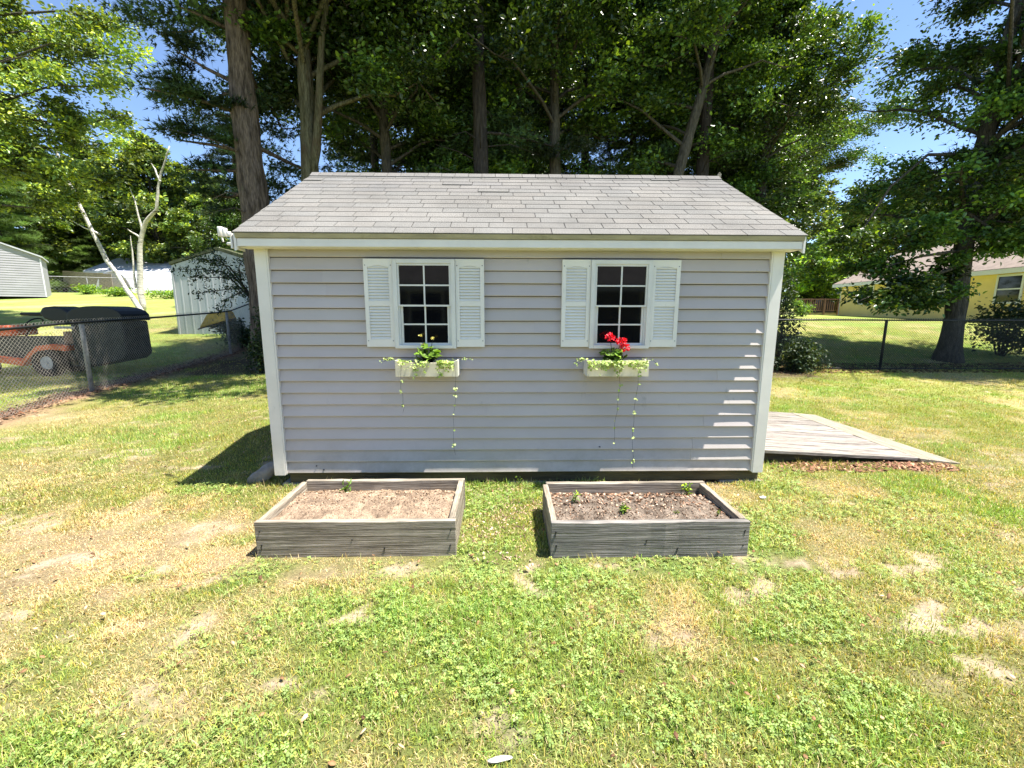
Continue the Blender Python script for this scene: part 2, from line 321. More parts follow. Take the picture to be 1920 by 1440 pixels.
# forest floor under the trees behind the shed, bare dirt by the left fence
ff = sst(5.2, 6.4, Y + (fbm(X, Y, .8, 5) - .5) * 2) * sst(-8.5, -7, X) * (1 - sst(6.5, 8.5, X + (fbm(X, Y, .7, 8) - .5) * 2)) * (1 - sst(34, 40, Y))
ffc = np.array([.085, .06, .035]); c = c * (1 - ff[:, None]) + ffc * ff[:, None]
fx = -6.92 - .13 * Y
fd = np.exp(-((X - fx - .12 + (fbm(X, Y, 1.5, 15) - .5) * .6) / (.32 + .25 * sst(4, 0, Y))) ** 2) * sst(-6, -2, Y) * (1 - sst(14, 16, Y))
c = c * (1 - fd[:, None]) + np.array([.27, .16, .11]) * fd[:, None]
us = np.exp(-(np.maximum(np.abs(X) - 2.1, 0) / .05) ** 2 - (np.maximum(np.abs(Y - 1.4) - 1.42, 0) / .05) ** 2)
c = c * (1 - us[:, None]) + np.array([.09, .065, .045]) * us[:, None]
Zg = gh(X, Y) + (fbm(X, Y, 9, 3, 3) - .5) * .012 * (np.abs(X) < 9) + .05 * fd
idx = np.arange(nx * ny).reshape(ny, nx)
Fq = np.stack([idx[:-1, :-1], idx[:-1, 1:], idx[1:, 1:], idx[1:, :-1]], -1).reshape(-1, 4)
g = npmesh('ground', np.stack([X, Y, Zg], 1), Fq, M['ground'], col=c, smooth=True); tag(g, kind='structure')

def keepout(x, y):
    k = (np.abs(x) < 2.12) & (y > -.01) & (y < 2.9)
    k |= (x > -1.70) & (x < -.455) & (y > -1.14) & (y < -.43)
    k |= (x > .125) & (x < 1.375) & (y > -1.18) & (y < -.51)
    k |= (x > 2.1) & (x < 4.44) & (y > .46) & (y < 2.5)
    return k

# grass blades
def grass(name, boxes, hmax, seed, mat_, two=True, label=None):
    rg = np.random.RandomState(seed); Vs = []; Cs = []
    for (x0, x1, y0, y1, dens, wd) in boxes:
        n = int((x1 - x0) * (y1 - y0) * dens); x = rg.uniform(x0, x1, n); y = rg.uniform(y0, y1, n)
        dz = np.hypot(x - CAM[0], y - CAM[1])
        ba, dr, lu = patch(x, y)
        keep = (rg.rand(n) > ba * .93) & ~keepout(x, y) & (dz > .7)
        fl = np.abs(x - (-6.92 - .13 * y)) < .3; keep &= ~(fl & (rg.rand(n) < .8))
        ffk = (y > 5.6) & (x < 7) & (x > -7); keep &= ~(ffk & (rg.rand(n) < .85))
        x, y, dr, lu = x[keep], y[keep], dr[keep], lu[keep]; n = len(x)
        z = gh(x, y)
        tuft = sst(.55, .8, fbm(x, y, 5, 7, 3))
        h = hmax * rg.uniform(.35, 1.0, n) * (.65 + .5 * lu + .7 * tuft) * (1 - .35 * dr)
        # longer grass against the shed, the beds and the ramp
        e = ((np.abs(y + .03) < .12) & (np.abs(x) < 2.3)) | ((np.abs(y - .38) < .1) & (x > 2.2) & (x < 3.2))
        h = np.where(e, h * rg.uniform(1.0, 2.0, n), h); fb = (y < -1.1) & (y > -1.36) & (np.abs(x) < 1.75); h = np.where(fb, h * np.where(rg.rand(n) < .06, 1.3, .38), h)
        az = rg.uniform(0, 2 * np.pi, n); lean = np.abs(rg.normal(0, .5, n)) + .08 + .35 * dr
        fa = az + rg.normal(0, .5, n) + np.pi / 2; wdt = wd * rg.uniform(.6, 1.25, n)
        dx, dy = np.cos(az), np.sin(az); px, py = np.cos(fa) * wdt / 2, np.sin(fa) * wdt / 2
        L = lambda s_, k: (x + dx * np.sin(lean) * h * s_ * k, y + dy * np.sin(lean) * h * s_ * k, z + h * s_ * np.cos(lean * k) - .004)
        tx, ty, tz = L(1, 1.35); mx_, my_, mz_ = L(.55, .7)
        P = [np.stack([x - px, y - py, z - .004], 1), np.stack([x + px, y + py, z - .004], 1)]
        if two: P += [np.stack([mx_ - px * .8, my_ - py * .8, mz_], 1), np.stack([mx_ + px * .8, my_ + py * .8, mz_], 1)]
        P += [np.stack([tx, ty, tz], 1)]
        V = np.stack(P, 1)
        cc = turf_col(x, y, dr * 0, dr, lu) * rg.uniform(.6, 1.5, (n, 1)) * (1 + .12 * rg.randn(n, 3) * np.array([1, .5, .8]))
        st = rg.rand(n) < (.10 + .45 * dr); cc = np.where(st[:, None], STRAW * rg.uniform(.65, 1.55, (n, 1)), cc)
        yl = rg.rand(n) < .15; cc = np.where((yl & ~st)[:, None], cc * np.array([1.45, 1.15, .8]), cc)
        Vs.append(V.reshape(-1, 3)); k = 5 if two else 3; Cs.append(np.repeat(cc, k, 0))
    V = np.concatenate(Vs); C = np.concatenate(Cs); n = len(V) // k; b = (np.arange(n) * k)[:, None, None]
    T = np.array([[0, 1, 3], [0, 3, 2], [2, 3, 4]]) if two else np.array([[0, 1, 2]])
    o = npmesh(name, V, (b + T[None]).reshape(-1, 3), mat_, col=C)
    return tag(o, label, 'grass', kind='stuff')
grass('lawn_grass', [(-2.6, 2.6, -3.1, -1.0, 21000, .0034), (-3.6, -2.6, -2.6, -1.0, 13000, .0044), (2.6, 3.6, -2.6, -1.0, 13000, .0044),
                     (-3.8, 3.8, -1.0, .3, 12500, .0046), (-6, -3.8, -2.0, .3, 8000, .0056), (3.8, 6, -2.0, .3, 8000, .0056)], .050, 5, M['grass'], True,
      'short patchy green and straw lawn grass in front of the grey shed')
grass('distant_grass', [(-7.8, -2.1, .3, 3, 6000, .0072), (2.1, 8, .3, 3, 6000, .0072), (-9.5, -2.1, 3, 7, 2600, .011), (2.1, 12, 3, 7, 2600, .011), (-14, -8, 0, 9, 700, .015),
                        (6.5, 18, 7, 14, 420, .022), (-16, -6, 7, 16, 420, .022)], .055, 6, M['grass'], False,
      'mown lawn grass beside and behind the shed around the fences')

# clover
def clover():
    rg = np.random.RandomState(9); n = 110000
    x = rg.uniform(-3.2, 3.2, n); y = rg.uniform(-2.9, .2, n); ba, dr, lu = patch(x, y)
    clump = fbm(x, y, 4.5, 77, 3)
    k = (rg.rand(n) < sst(.40, .95, lu * .6 + clump * .55) * .8) & (rg.rand(n) > ba) & ~keepout(x, y) & (rg.rand(n) > dr * .9)
    x, y, lu = x[k], y[k], lu[k]; n = len(x); z = gh(x, y) + rg.uniform(.008, .045, n) * np.where((y < -1.1) & (y > -1.36), .4, 1)
    Vs = []; Cs = []; sz = rg.uniform(.0042, .0088, n); a0 = rg.uniform(0, 6.28, n); tl = rg.normal(0, .3, (n, 2))
    col = np.array([.25, .36, .10]) * rg.uniform(.65, 1.4, (n, 1)); yy = rg.rand(n) < .3; col = np.where(yy[:, None], col * np.array([1.35, 1.1, .9]), col)
    for q in range(3):
        a = a0 + q * 2.094; d = np.stack([np.cos(a), np.sin(a)], 1); p = np.stack([-d[:, 1], d[:, 0]], 1)
        for (u, v) in ((.1, 0), (.9, -.62), (1.75, 0), (.9, .62)):
            o = d * (u * sz)[:, None] + p * (v * sz)[:, None]
            Vs.append(np.stack([x + o[:, 0], y + o[:, 1], z + (o * tl).sum(1) + (.15 * sz if v else 0)], 1)); Cs.append(col)
    V = np.stack(Vs, 1).reshape(-1, 3); C = np.stack(Cs, 1).reshape(-1, 3)
    T = np.arange(n * 12).reshape(-1, 4)
    tag(npmesh('clover', V, T, M['grass'], col=C), 'bright green clover mixed into the lawn in front of the shed', 'clover', kind='stuff')
clover()

# small scattered flat flakes (litter, chips, pebbles)
def flakes(name, pts, size, cols, seed, label, cat, mat_=None, lift=.01, thick=.5):
    rg = np.random.RandomState(seed); n = len(pts); a = rg.uniform(0, 6.28, n); s = rg.uniform(size[0], size[1], n); asp = rg.uniform(.3, .85, n)
    q = rg.normal(0, .35, (n, 2)); base = []
    for (u, v, w_) in ((-1, 0, 0), (-.3, -.9, .1), (.8, -.6, 0), (1, .1, 0), (.3, .9, .1), (-.6, .7, 0)):
        ox = u * s; oy = v * s * asp; X_ = ox * np.cos(a) - oy * np.sin(a); Y_ = ox * np.sin(a) + oy * np.cos(a)
        base.append((X_, Y_, X_ * q[:, 0] + Y_ * q[:, 1] + w_ * s))
    top = np.stack([np.stack([pts[:, 0] + b[0], pts[:, 1] + b[1], pts[:, 2] + lift + b[2]], 1) for b in base], 1)
    bot = top - np.array([0, 0, 1.0]) * (s * thick)[:, None, None]
    V = np.concatenate([top, bot], 1).reshape(-1, 3); k = (np.arange(n) * 12)[:, None, None]
    T = np.array([[0, 1, 2, 3], [0, 3, 4, 5]] + [[i, 6 + i, 6 + (i + 1) % 6, (i + 1) % 6] for i in range(6)])
    C = np.repeat(np.array(cols)[rg.randint(0, len(cols), n)] * rg.uniform(.7, 1.3, (n, 1)), 12, 0)
    return npmesh(name, V, (k + T[None]).reshape(-1, 4), mat_ or M['chip'], col=C)
rg = np.random.RandomState(31)
def scatter(n, x0, x1, y0, y1, f=None):
    x = rg.uniform(x0, x1, n); y = rg.uniform(y0, y1, n)
    if f is not None: k = f(x, y); x, y = x[k], y[k]
    return np.stack([x, y, gh(x, y)], 1)
P = scatter(2600, -.5, .25, -1.3, .05, lambda x, y: (np.abs(x + .12 + .1 * np.sin(y * 5)) < .22 + .12 * (y + 1)) & ~keepout(x, y) & (rg.rand(len(x)) < .25 + .6 * (y + 1.1)))
tag(flakes('gravel', P, (.004, .012), [(1.2, 1.1, .95), (.9, .8, .7), (1.5, 1.45, 1.35), (.5, .42, .35)], 1, 'pale gravel and chips on the strip between the two beds', 'gravel', thick=.6), 'pale gravel and chips on the strip between the two beds', 'gravel', kind='stuff')
P = scatter(20000, -9, -6.2, -2, 10, lambda x, y: np.abs(x - (-6.92 - .13 * y) - .12) < .30 + .1 * rg.randn(len(x)))
P[:, 2] += .05
tag(flakes('leaf_litter', P, (.008, .028), [(.6, .45, .38), (.35, .28, .24), (1.0, .85, .72), (.2, .17, .15), (.7, .42, .3)], 2, '', '', lift=.01, thick=.12), 'brown leaf litter and twigs along the foot of the left fence', 'leaf litter', kind='stuff')
P = scatter(1500, 2.2, 4.3, .22, .5, lambda x, y: (y > .22 + .07 * np.sin(x * 9)) & (x > 2.9 - .5 * rg.rand(len(x))))
tag(flakes('wood_chips', P, (.01, .028), [(.75, .5, .42), (.5, .3, .25), (1.0, .8, .65), (.3, .2, .16)], 3, '', '', thick=.25), 'reddish wood chips on the ground along the near edge of the ramp', 'wood chips', kind='stuff')
P = scatter(5000, 3, 16, 6.3, 7.6); tag(flakes('fence_litter', P, (.015, .04), [(.35, .28, .2), (.6, .45, .3), (.2, .15, .1)], 4, '', '', thick=.12), 'dark leaf litter along the foot of the black fence', 'leaf litter', kind='stuff')

P = scatter(2600, -4.5, 5, -3, 2.5, lambda x, y: ~keepout(x, y) & (rg.rand(len(x)) < .8)); P[:, 2] += rg.uniform(.005, .03, len(P))
tag(flakes('lawn_debris', P, (.004, .015), [(1.0, .75, .5), (.7, .5, .32), (1.5, 1.3, 1.0), (.4, .28, .2)], 9, '', '', thick=.15), 'small fallen leaves and bits of bark scattered over the lawn', 'lawn debris', kind='stuff')
# ------------------------------------------------------------------ the shed
HW = 2.135; DEP = 2.835; ZB = .12; EX = .1009; OV = .15; SO = .075; ZE = 2.105; ZR = 2.970; YR = 1.4174
shed = thing('garden_shed', 'grey vinyl sided garden shed with white trim, two shuttered windows and a grey shingle roof', 'shed', (0, YR, 0))
def sh(mb, name, m, parent=None, **k):
    mb.v = [(a, b - YR, c_) for a, b, c_ in mb.v]
    return mb.build(name, m, parent if parent is not None else shed, **k)
rnd = random.Random(3)
mb = MB()
X0, X1 = -HW + .085, HW - .085
seams = {18: [1.62], 16: [-1.62], 15: [-1.60], 9: [1.69, -1.7], 8: [1.67], 5: [1.60, -.3], 4: [1.585], 2: [1.50], 1: [1.49], 12: [.1], 0: [-1.35], 11: [-1.9], 6: [-1.2]}
for i in range(19):
    z0 = ZB + i * EX; z1 = z0 + EX
    cuts = [X0] + sorted(seams.get(i, [])) + [X1]
    for k in range(len(cuts) - 1):
        o = -.0028 * (k % 2); a = cuts[k]; b = cuts[k + 1]
        t = rnd.uniform(.955, 1.03); mb.cur = (t, t * rnd.uniform(.99, 1.01), t * rnd.uniform(.985, 1.02))
        prof = [(o - .022, z0 + .0050), (o - .0250, z0 + .009), (o - .001, z1), (.006, z1), (.006, z0 + .0050)]
        n = 10; xsn = [a + (b - a) * j / n for j in range(n + 1)]   # slight waviness along each length of vinyl
        rows = [[(x, p[0] + .0009 * math.sin(x * 4.1 + i * 2.3) + .0005 * math.sin(x * 11 + i), p[1] + .0006 * math.sin(x * 2.7 + i)) for p in prof] for x in xsn]
        vs = [q for r in rows for q in r]; m_ = 5
        fs = [(j * m_ + q, j * m_ + (q + 1) % m_, (j + 1) * m_ + (q + 1) % m_, (j + 1) * m_ + q) for j in range(n) for q in range(m_)] + [tuple(range(m_))[::-1], tuple(range(n * m_, n * m_ + m_))]
        mb.add(vs, fs)
fw = sh(mb, 'front_wall', M['siding'], col=True)
mb = MB(); mb.box(X0, X1, .0065, .02, ZB, ZB + 19 * EX); sh(mb, 'lap_shade_sheet', M['slot'], fw)  # near-black sheet showing in the lap gaps, painted shade under each course
# other three walls (siding courses as well)
for sgn in (-1, 1):
    mb = MB()
    for i in range(28):
        z0 = ZB + i * EX; z1 = min(z0 + EX, ZR - .06)
        if z0 > ZR - .12: break
        hw = YR if z1 < ZE - .05 else max(.02, YR * (ZR - .05 - z1) / (ZR - ZE))
        y0, y1 = YR - hw + .012, YR + hw - .012
        xo = sgn * (HW - .02)
        P8 = [(xo, y0, z0), (xo + sgn * .0145, y0, z0), (xo + sgn * .0145, y1, z0), (xo, y1, z0), (xo, y0, z1), (xo + sgn * .003, y0, z1), (xo + sgn * .003, y1, z1), (xo, y1, z1)]
        mb.hexa(P8)
    sh(mb, 'side_wall', M['siding'], col=True)
mb = MB()
for i in range(19):
    z0 = ZB + i * EX; z1 = z0 + EX
    mb.prism([(DEP - .012, z0), (DEP + .0145, z0), (DEP + .003, z1), (DEP - .012, z1)], X0, X1)
sh(mb, 'back_wall', M['siding'], col=True)
# corner posts: a wide vinyl L post with a narrow raised strip
for sx in (-1, 1):
    mb = MB()
    a, b = sorted((sx * (HW - .088), sx * (HW + .004)))
    mb.box(a, b, -.034, .05, ZB - .012, ZE - .105)
    a, b = sorted((sx * (HW - .101), sx * (HW - .0885)))
    mb.box(a, b, -.0315, .012, ZB - .004, ZE - .105)
    sh(mb, 'corner_post', M['white'], bevel=.002)
    mb = MB(); a, b = sorted((sx * (HW - .06), sx * (HW + .004))); mb.box(a, b, DEP - .06, DEP + .02, ZB - .01, ZE - .1); sh(mb, 'corner_post', M['white'])
# eave: lower fascia, aged upper board, soffit
mb = MB(); mb.box(-HW - SO + .012, HW + SO - .012, -OV + .003, -OV + .022, ZE - .102, ZE - .043); sh(mb, 'fascia', M['white'], bevel=.002)
mb = MB(); mb.prism([(-OV - .006, ZE - .040), (-OV - .012, ZE - .006), (-OV + .03, ZE - .004), (-OV + .03, ZE - .040)], -HW - SO + .006, HW + SO - .006); sh(mb, 'eave_board', M['drip'])
mb = MB(); mb.box(-HW - SO + .014, HW + SO - .014, -OV + .0225, -.001, ZE - .106, ZE - .092); sh(mb, 'soffit', M['white'])
mb = MB(); mb.box(-HW - SO, HW + SO, DEP + OV - .022, DEP + OV - .003, ZE - .10, ZE - .01); sh(mb, 'fascia', M['white'])
# rake boards
sl_ = (ZR - ZE) / (YR + OV)
for sx in (-1, 1):
    mb = MB()
    a, b = sorted((sx * (HW + SO - .010), sx * (HW + SO + .008)))
    for (ya, yb, za, zb) in ((-OV - .004, YR, ZE, ZR), (DEP + OV, YR, ZE, ZR)):
        mb.hexa([(a, ya, za - .135), (b, ya, za - .135), (b, yb, zb - .135), (a, yb, zb - .135), (a, ya, za - .008), (b, ya, za - .008), (b, yb, zb - .008), (a, yb, zb - .008)])
    sh(mb, 'rake_board', M['white'], bevel=.002)
    mb = MB(); a, b = sorted((sx * (HW + .005), sx * (HW + SO - .011)))
    for (ya, yb) in ((-OV + .0225, YR), (DEP + OV - .023, YR)):
        mb.hexa([(a, ya, ZE - .104), (b, ya, ZE - .104), (b, yb, ZR - .104), (a, yb, ZR - .104), (a, ya, ZE - .09), (b, ya, ZE - .09), (b, yb, ZR - .09), (a, yb, ZR - .09)])
    sh(mb, 'rake_soffit', M['white'])
# roof deck and shingle courses
SLEN = math.hypot(YR + OV, ZR - ZE); ux, uz = (YR + OV) / SLEN, (ZR - ZE) / SLEN
mb = MB()
for s_ in (1, -1):
    ya = -OV if s_ == 1 else DEP + OV
    mb.hexa([(-HW - SO + .002, ya, ZE - .016), (HW + SO - .002, ya, ZE - .016), (HW + SO - .002, YR, ZR - .016), (-HW - SO + .002, YR, ZR - .016),
             (-HW - SO + .002, ya, ZE + .001), (HW + SO - .002, ya, ZE + .001), (HW + SO - .002, YR, ZR + .001), (-HW - SO + .002, YR, ZR + .001)])
roof = sh(mb, 'roof', M['slot'])
mb = MB(); RX = HW + SO + .012
def shingle(x0, x1, s0, s1, t0, t1, back=False, warp=0):
    def pt(x, s, t):
        y = -OV - .012 + ux * s - uz * t; z = ZE + uz * s + ux * t - .004
        if back: y = 2 * YR - y
        return (x, y, z)
    P8 = [pt(x0, s0, 0), pt(x1, s0, 0), pt(x1, s1, 0), pt(x0, s1, 0), pt(x0, s0, t0 + warp), pt(x1, s0, t0), pt(x1, s1, t1), pt(x0, s1, t1)]
    mb.hexa(P8)
for back in (False, True):
    for r in range(14):
        s0 = r * .127; x = -RX - ((r * .137 + .05 * (r % 3)) % .305)
        while x < RX:
            a = max(x + .003, -RX - rnd.uniform(0, .004)); b = min(x + .305 - .003, RX + rnd.uniform(0, .004))
            if b - a > .01:
                t = rnd.uniform(.945, 1.055) * (1.03 if r < 6 else .99); h = rnd.uniform(-.015, .015)
                mb.cur = (t * (1 + h), t, t * (1 + .03 * (r > 8) * rnd.random() - h * .8))
                wj = rnd.uniform(-.0012, .0012); lift = .012 if rnd.random() < .03 else .0062
                shingle(a, b, s0 + wj, min(s0 + .140, SLEN), lift + .001, .0035, back)
            x += .305
sh(mb, 'shingles', M['shingle'], roof, col=True)
# ridge cap
mb = MB(); x = RX; 
while x > -RX:
    a = max(x - .143, -RX); t = rnd.uniform(.95, 1.1); mb.cur = (t, t * .99, t * 1.0); z_ = ZR + .012 + rnd.uniform(0, .003)
    d1 = .095
    prof = [(YR - d1, ZR - d1 * sl_ + .012), (YR - d1, ZR - d1 * sl_ + .020), (YR - .02, z_ + .008), (YR + .02, z_ + .008), (YR + d1, ZR - d1 * sl_ + .020), (YR + d1, ZR - d1 * sl_ + .012), (YR, z_ - .002)]
    mb.prism(prof, a + .0025, x - .0005); x -= .145
sh(mb, 'ridge_cap', M['shingle'], roof, col=True)
# weathered board standing behind the ridge at the right gable
mb = MB(); q4 = [at(1338, 346, 5.12), at(1352, 350, 5.06), at(1358, 323, 5.06), at(1352, 321, 5.09)]
mb.prism([(float(q[0]), float(q[2])) for q in q4], float(q4[0][1]), float(q4[0][1]) + .03, 'y')
sh(mb, 'gable_board', M['lip'])
# skid beams and blocks
for (ya, yb) in ((.02, .12), (DEP - .12, DEP - .02)): mb = MB(); mb.box(-HW + .10, HW, ya, yb, .022, ZB - .004); sh(mb, 'skid', M['skid'], bevel=.004)
mb = MB(); mb.box(-HW + .1, HW - .02, .121, DEP - .121, .075, ZB + .01); sh(mb, 'floor_frame', M['skid'])
for (a, b) in ((-.12, .23), (1.78, 2.16), (-2.1, -1.75)):
    mb = MB(); mb.box(a, b, .0, .3, -.05, .020); sh(mb, 'foundation_block', M['block'], bevel=.004)
# security light under the left gable: round heads on an arm
mb = MB(); lx = -HW - SO - .02
P0 = at(436, 440, 3.56)
mb.tube([(-2.225, -.10, 2.03), (-2.26, -.08, 2.03), (-2.33, -.04, 2.035)], [.014, .012, .012], 8)
lamp = sh(mb, 'security_light', M['white'], smooth=True)
def cyl(name, px, y0, py0, py1, wpx, m=M['white'], parent=lamp):
    p0 = at(px + .8, py1, y0); p1 = at(px - .8, py0, y0); r = wpx / 2 / F * y0
    q = MB(); d = p1 - p0
    q.tube([p0, p0 + d * .03, p0 + d * .9, p1], [r * .8, r * .85, r, r * .9], 14); return sh(q, name, m, parent, smooth=True)
cyl('lamp_head', 413.5, 3.75, 425.5, 443.5, 10); cyl('lamp_head', 421.5, 3.72, 428, 444, 9); cyl('sensor', 429, 3.68, 434.5, 443.5, 8)
p_ = at(416, 443.5, 3.75); q_ = at(418.5, 453.5, 3.75); mb = MB(); mb.tube([p_, q_], .0065, 8); sh(mb, 'aiming_arm', M['white'], lamp)
p_ = at(438, 435, 3.5); mb = MB(); mb.box(-2.246, -2.232, -.150, .02, 1.985, 2.10); sh(mb, 'rake_end_cap', M['white'], bevel=.003)
# door on the right gable wall, over the ramp
mb = MB(); mb.box(HW, HW + .035, .55, 2.25, ZB + .03, 1.95); door = sh(mb, 'door', M['white'], bevel=.003)
mb = MB(); mb.box(HW + .036, HW + .06, 1.30, 1.33, .95, 1.15); sh(mb, 'handle', M['dark'], door)

# windows
def window(cx):
    z0, z1 = 1.212, 1.924; W2 = .249
    mb = MB(); fy0, fy1 = -.068, .004; t = .034
    mb.box(cx - W2, cx - W2 + t, fy0, fy1, z0, z1); mb.box(cx + W2 - t, cx + W2, fy0, fy1, z0, z1)
    mb.box(cx - W2 + t, cx + W2 - t, fy0, fy1, z1 - t, z1); mb.box(cx - W2 + t, cx + W2 - t, fy0 - .004, fy1, z0, z0 + t * .8)
    # nailing flange behind
    win = sh(mb, 'window', M['sash'], bevel=.002)
    xi0, xi1 = cx - W2 + t, cx + W2 - t; zm = (z0 + z1) / 2 - .002
    def sash(xa, xb, za, zb, yy, rail, glass_name):
        m2 = MB(); s = rail; d = .014
        m2.box(xa, xa + s, yy, yy + d, za, zb); m2.box(xb - s, xb, yy, yy + d, za, zb)
        m2.box(xa + s, xb - s, yy, yy + d, zb - s, zb); m2.box(xa + s, xb - s, yy, yy + d, za, za + s)
        xc = (xa + xb) / 2; zc = (za + zb) / 2
        m2.box(xc - .006, xc + .006, yy + .002, yy + d - .002, za + s, zb - s)
        m2.box(xa + s, xc - .006, yy + .003, yy + d - .003, zc - .006, zc + .006); m2.box(xc + .006, xb - s, yy + .003, yy + d - .003, zc - .006, zc + .006)
        o = sh(m2, 'sash', M['sash'], win)
        m3 = MB(); m3.box(xa + s - .004, xb - s + .004, yy + d + .0005, yy + d + .003, za + s - .004, zb - s + .004); sh(m3, 'glass', M['glass'], win)
    sash(xi0 + .001, xi1 - .001, zm - .014, z1 - t - .001, -.060, .014, 'a')
    sash(xi0 + .018, xi1 - .018, z0 + t * .8 + .001, zm + .010, -.0435, .016, 'b')
    for (xa, xb) in ((xi0, xi0 + .016), (xi1 - .016, xi1)): m4 = MB(); m4.box(xa, xb, -.050, -.002, z0 + t * .8, zm - .015); sh(m4, 'track', M['sash'], win)
    for s in (-1, 1):
        a, b = sorted((cx + s * (W2 + .002), cx + s * (W2 + .233))); shutter(a, b, z0 + .012, z1 + .002)
def shutter(a, b, z0, z1):
    mb = MB(); y0, y1 = -.052, -.012; st = .032
    mb.box(a, a + st, y0, y1, z0, z1); mb.box(b - st, b, y0, y1, z0, z1)
    zm = z0 + (z1 - z0) * .50
    mb.box(a + st, b - st, y0 + .001, y1, z0, z0 + .062)
    mb.box(a + st, b - st, y0 + .001, y1, zm - .02, zm + .02)
    n = 12  # arched top rail
    prof = [(a + st + (b - a - 2 * st) * i / n, z1 - .062 + .011 * math.sin(math.pi * i / n) ** 2) for i in range(n + 1)]
    mb.prism([(p[0], p[1]) for p in prof] + [(b - st, z1), (a + st, z1)], y1, y0 + .001, 'y')
    mb.box(a + st - .002, b - st + .002, -.032, -.0285, z0 + .01, z1 - .01)
    for (za, zb) in ((z0 + .062, zm - .02), (zm + .02, z1 - .062 + .016)):
        k = max(1, round((zb - za) / .0245)); h = (zb - za) / k
        for i in range(k):
            zz = za + i * h
            mb.prism([(y0 + .004, zz + .001), (y0 + .003, zz + .006), (-.034, zz + h + .004), (-.031, zz + h - .002), (y0 + .012, zz)], a + st + .0005, b - st - .0005)
    o = sh(mb, 'shutter', M['shutter'])
    for x in (a + .014, b - .014):
        for z in (z0 + .05, z1 - .05): m2 = MB(); m2.tube([(x, y0 - .002, z), (x, y0 + .004, z)], .0045, 8); sh(m2, 'screw', M['post'], o)
window(-.797); window(.801)
# little dirt marks and a nail hole on the wall
for (x, z, w_) in ((.68, .35, .012), (-1.78, .19, .008), (-1.72, .155, .012)):
    mb = MB(); mb.box(x - w_ / 2, x + w_ / 2, -.030, -.018, z - .003, z + .003); sh(mb, 'siding_chip', M['dark'])

# ------------------------------------------------------------------ leaf builders
def unit(v): return v / np.maximum(np.linalg.norm(v, axis=-1, keepdims=True), 1e-9)
def leaves(P, size, rgn, up=.6, asp=.55, tint=(.55, 1.45), yel_sparkle=.15, dirs=None, yc=(2.3, 1.8, .8)):
    """folded six-corner leaf blades at points P -> verts, quads, colours"""
    n = len(P); N = unit(rgn.normal(0, 1, (n, 3)) + np.array([0, 0, up * 2.2])); a = rgn.normal(0, 1, (n, 3)) if dirs is None else dirs + rgn.normal(0, .45, (n, 3))
    u = unit(a - N * (a * N).sum(1, keepdims=True)); v = np.cross(N, u); L = (size * rgn.uniform(.5, 1.3, n))[:, None]
    out_ = [P + u * L * s + v * L * asp * t + N * L * h for s, t, h in ((0, 0, 0), (.32, .5, .10), (.72, .36, .06), (1, 0, -.08), (.72, -.36, .06), (.32, -.5, .10))]
    V = np.stack(out_, 1).reshape(-1, 3); T = (np.arange(n)[:, None, None] * 6 + np.array([[0, 1, 2, 3], [0, 3, 4, 5]])[None]).reshape(-1, 4)
    c = rgn.uniform(tint[0], tint[1], (n, 1)) * np.ones((1, 3)); k = rgn.rand(n) < yel_sparkle; c[k] *= np.array(yc)  # some leaves yellowed and brightened, painting in sunlit sparkle
    return V, T, np.repeat(c, 6, 0)
def needles(P, D, size, rgn, k=7, wd=.012, tint=(.65, 1.4)):
    n = len(P); Pn = np.repeat(P, k, 0); Dn = np.repeat(D, k, 0); m = n * k
    d = unit(Dn + rgn.normal(0, .62, (m, 3)) + np.array([0, 0, .15])); s = unit(np.cross(d, rgn.normal(0, 1, (m, 3)))); L = (size * rgn.uniform(.6, 1.2, m))[:, None]
    V = np.stack([Pn - s * wd, Pn + s * wd, Pn + d * L], 1).reshape(-1, 3); T = np.arange(m * 3).reshape(-1, 3)
    c = np.repeat(np.repeat(rgn.uniform(tint[0], tint[1], (n, 1)) * np.ones((1, 3)), k, 0), 3, 0)
    return V, T, c

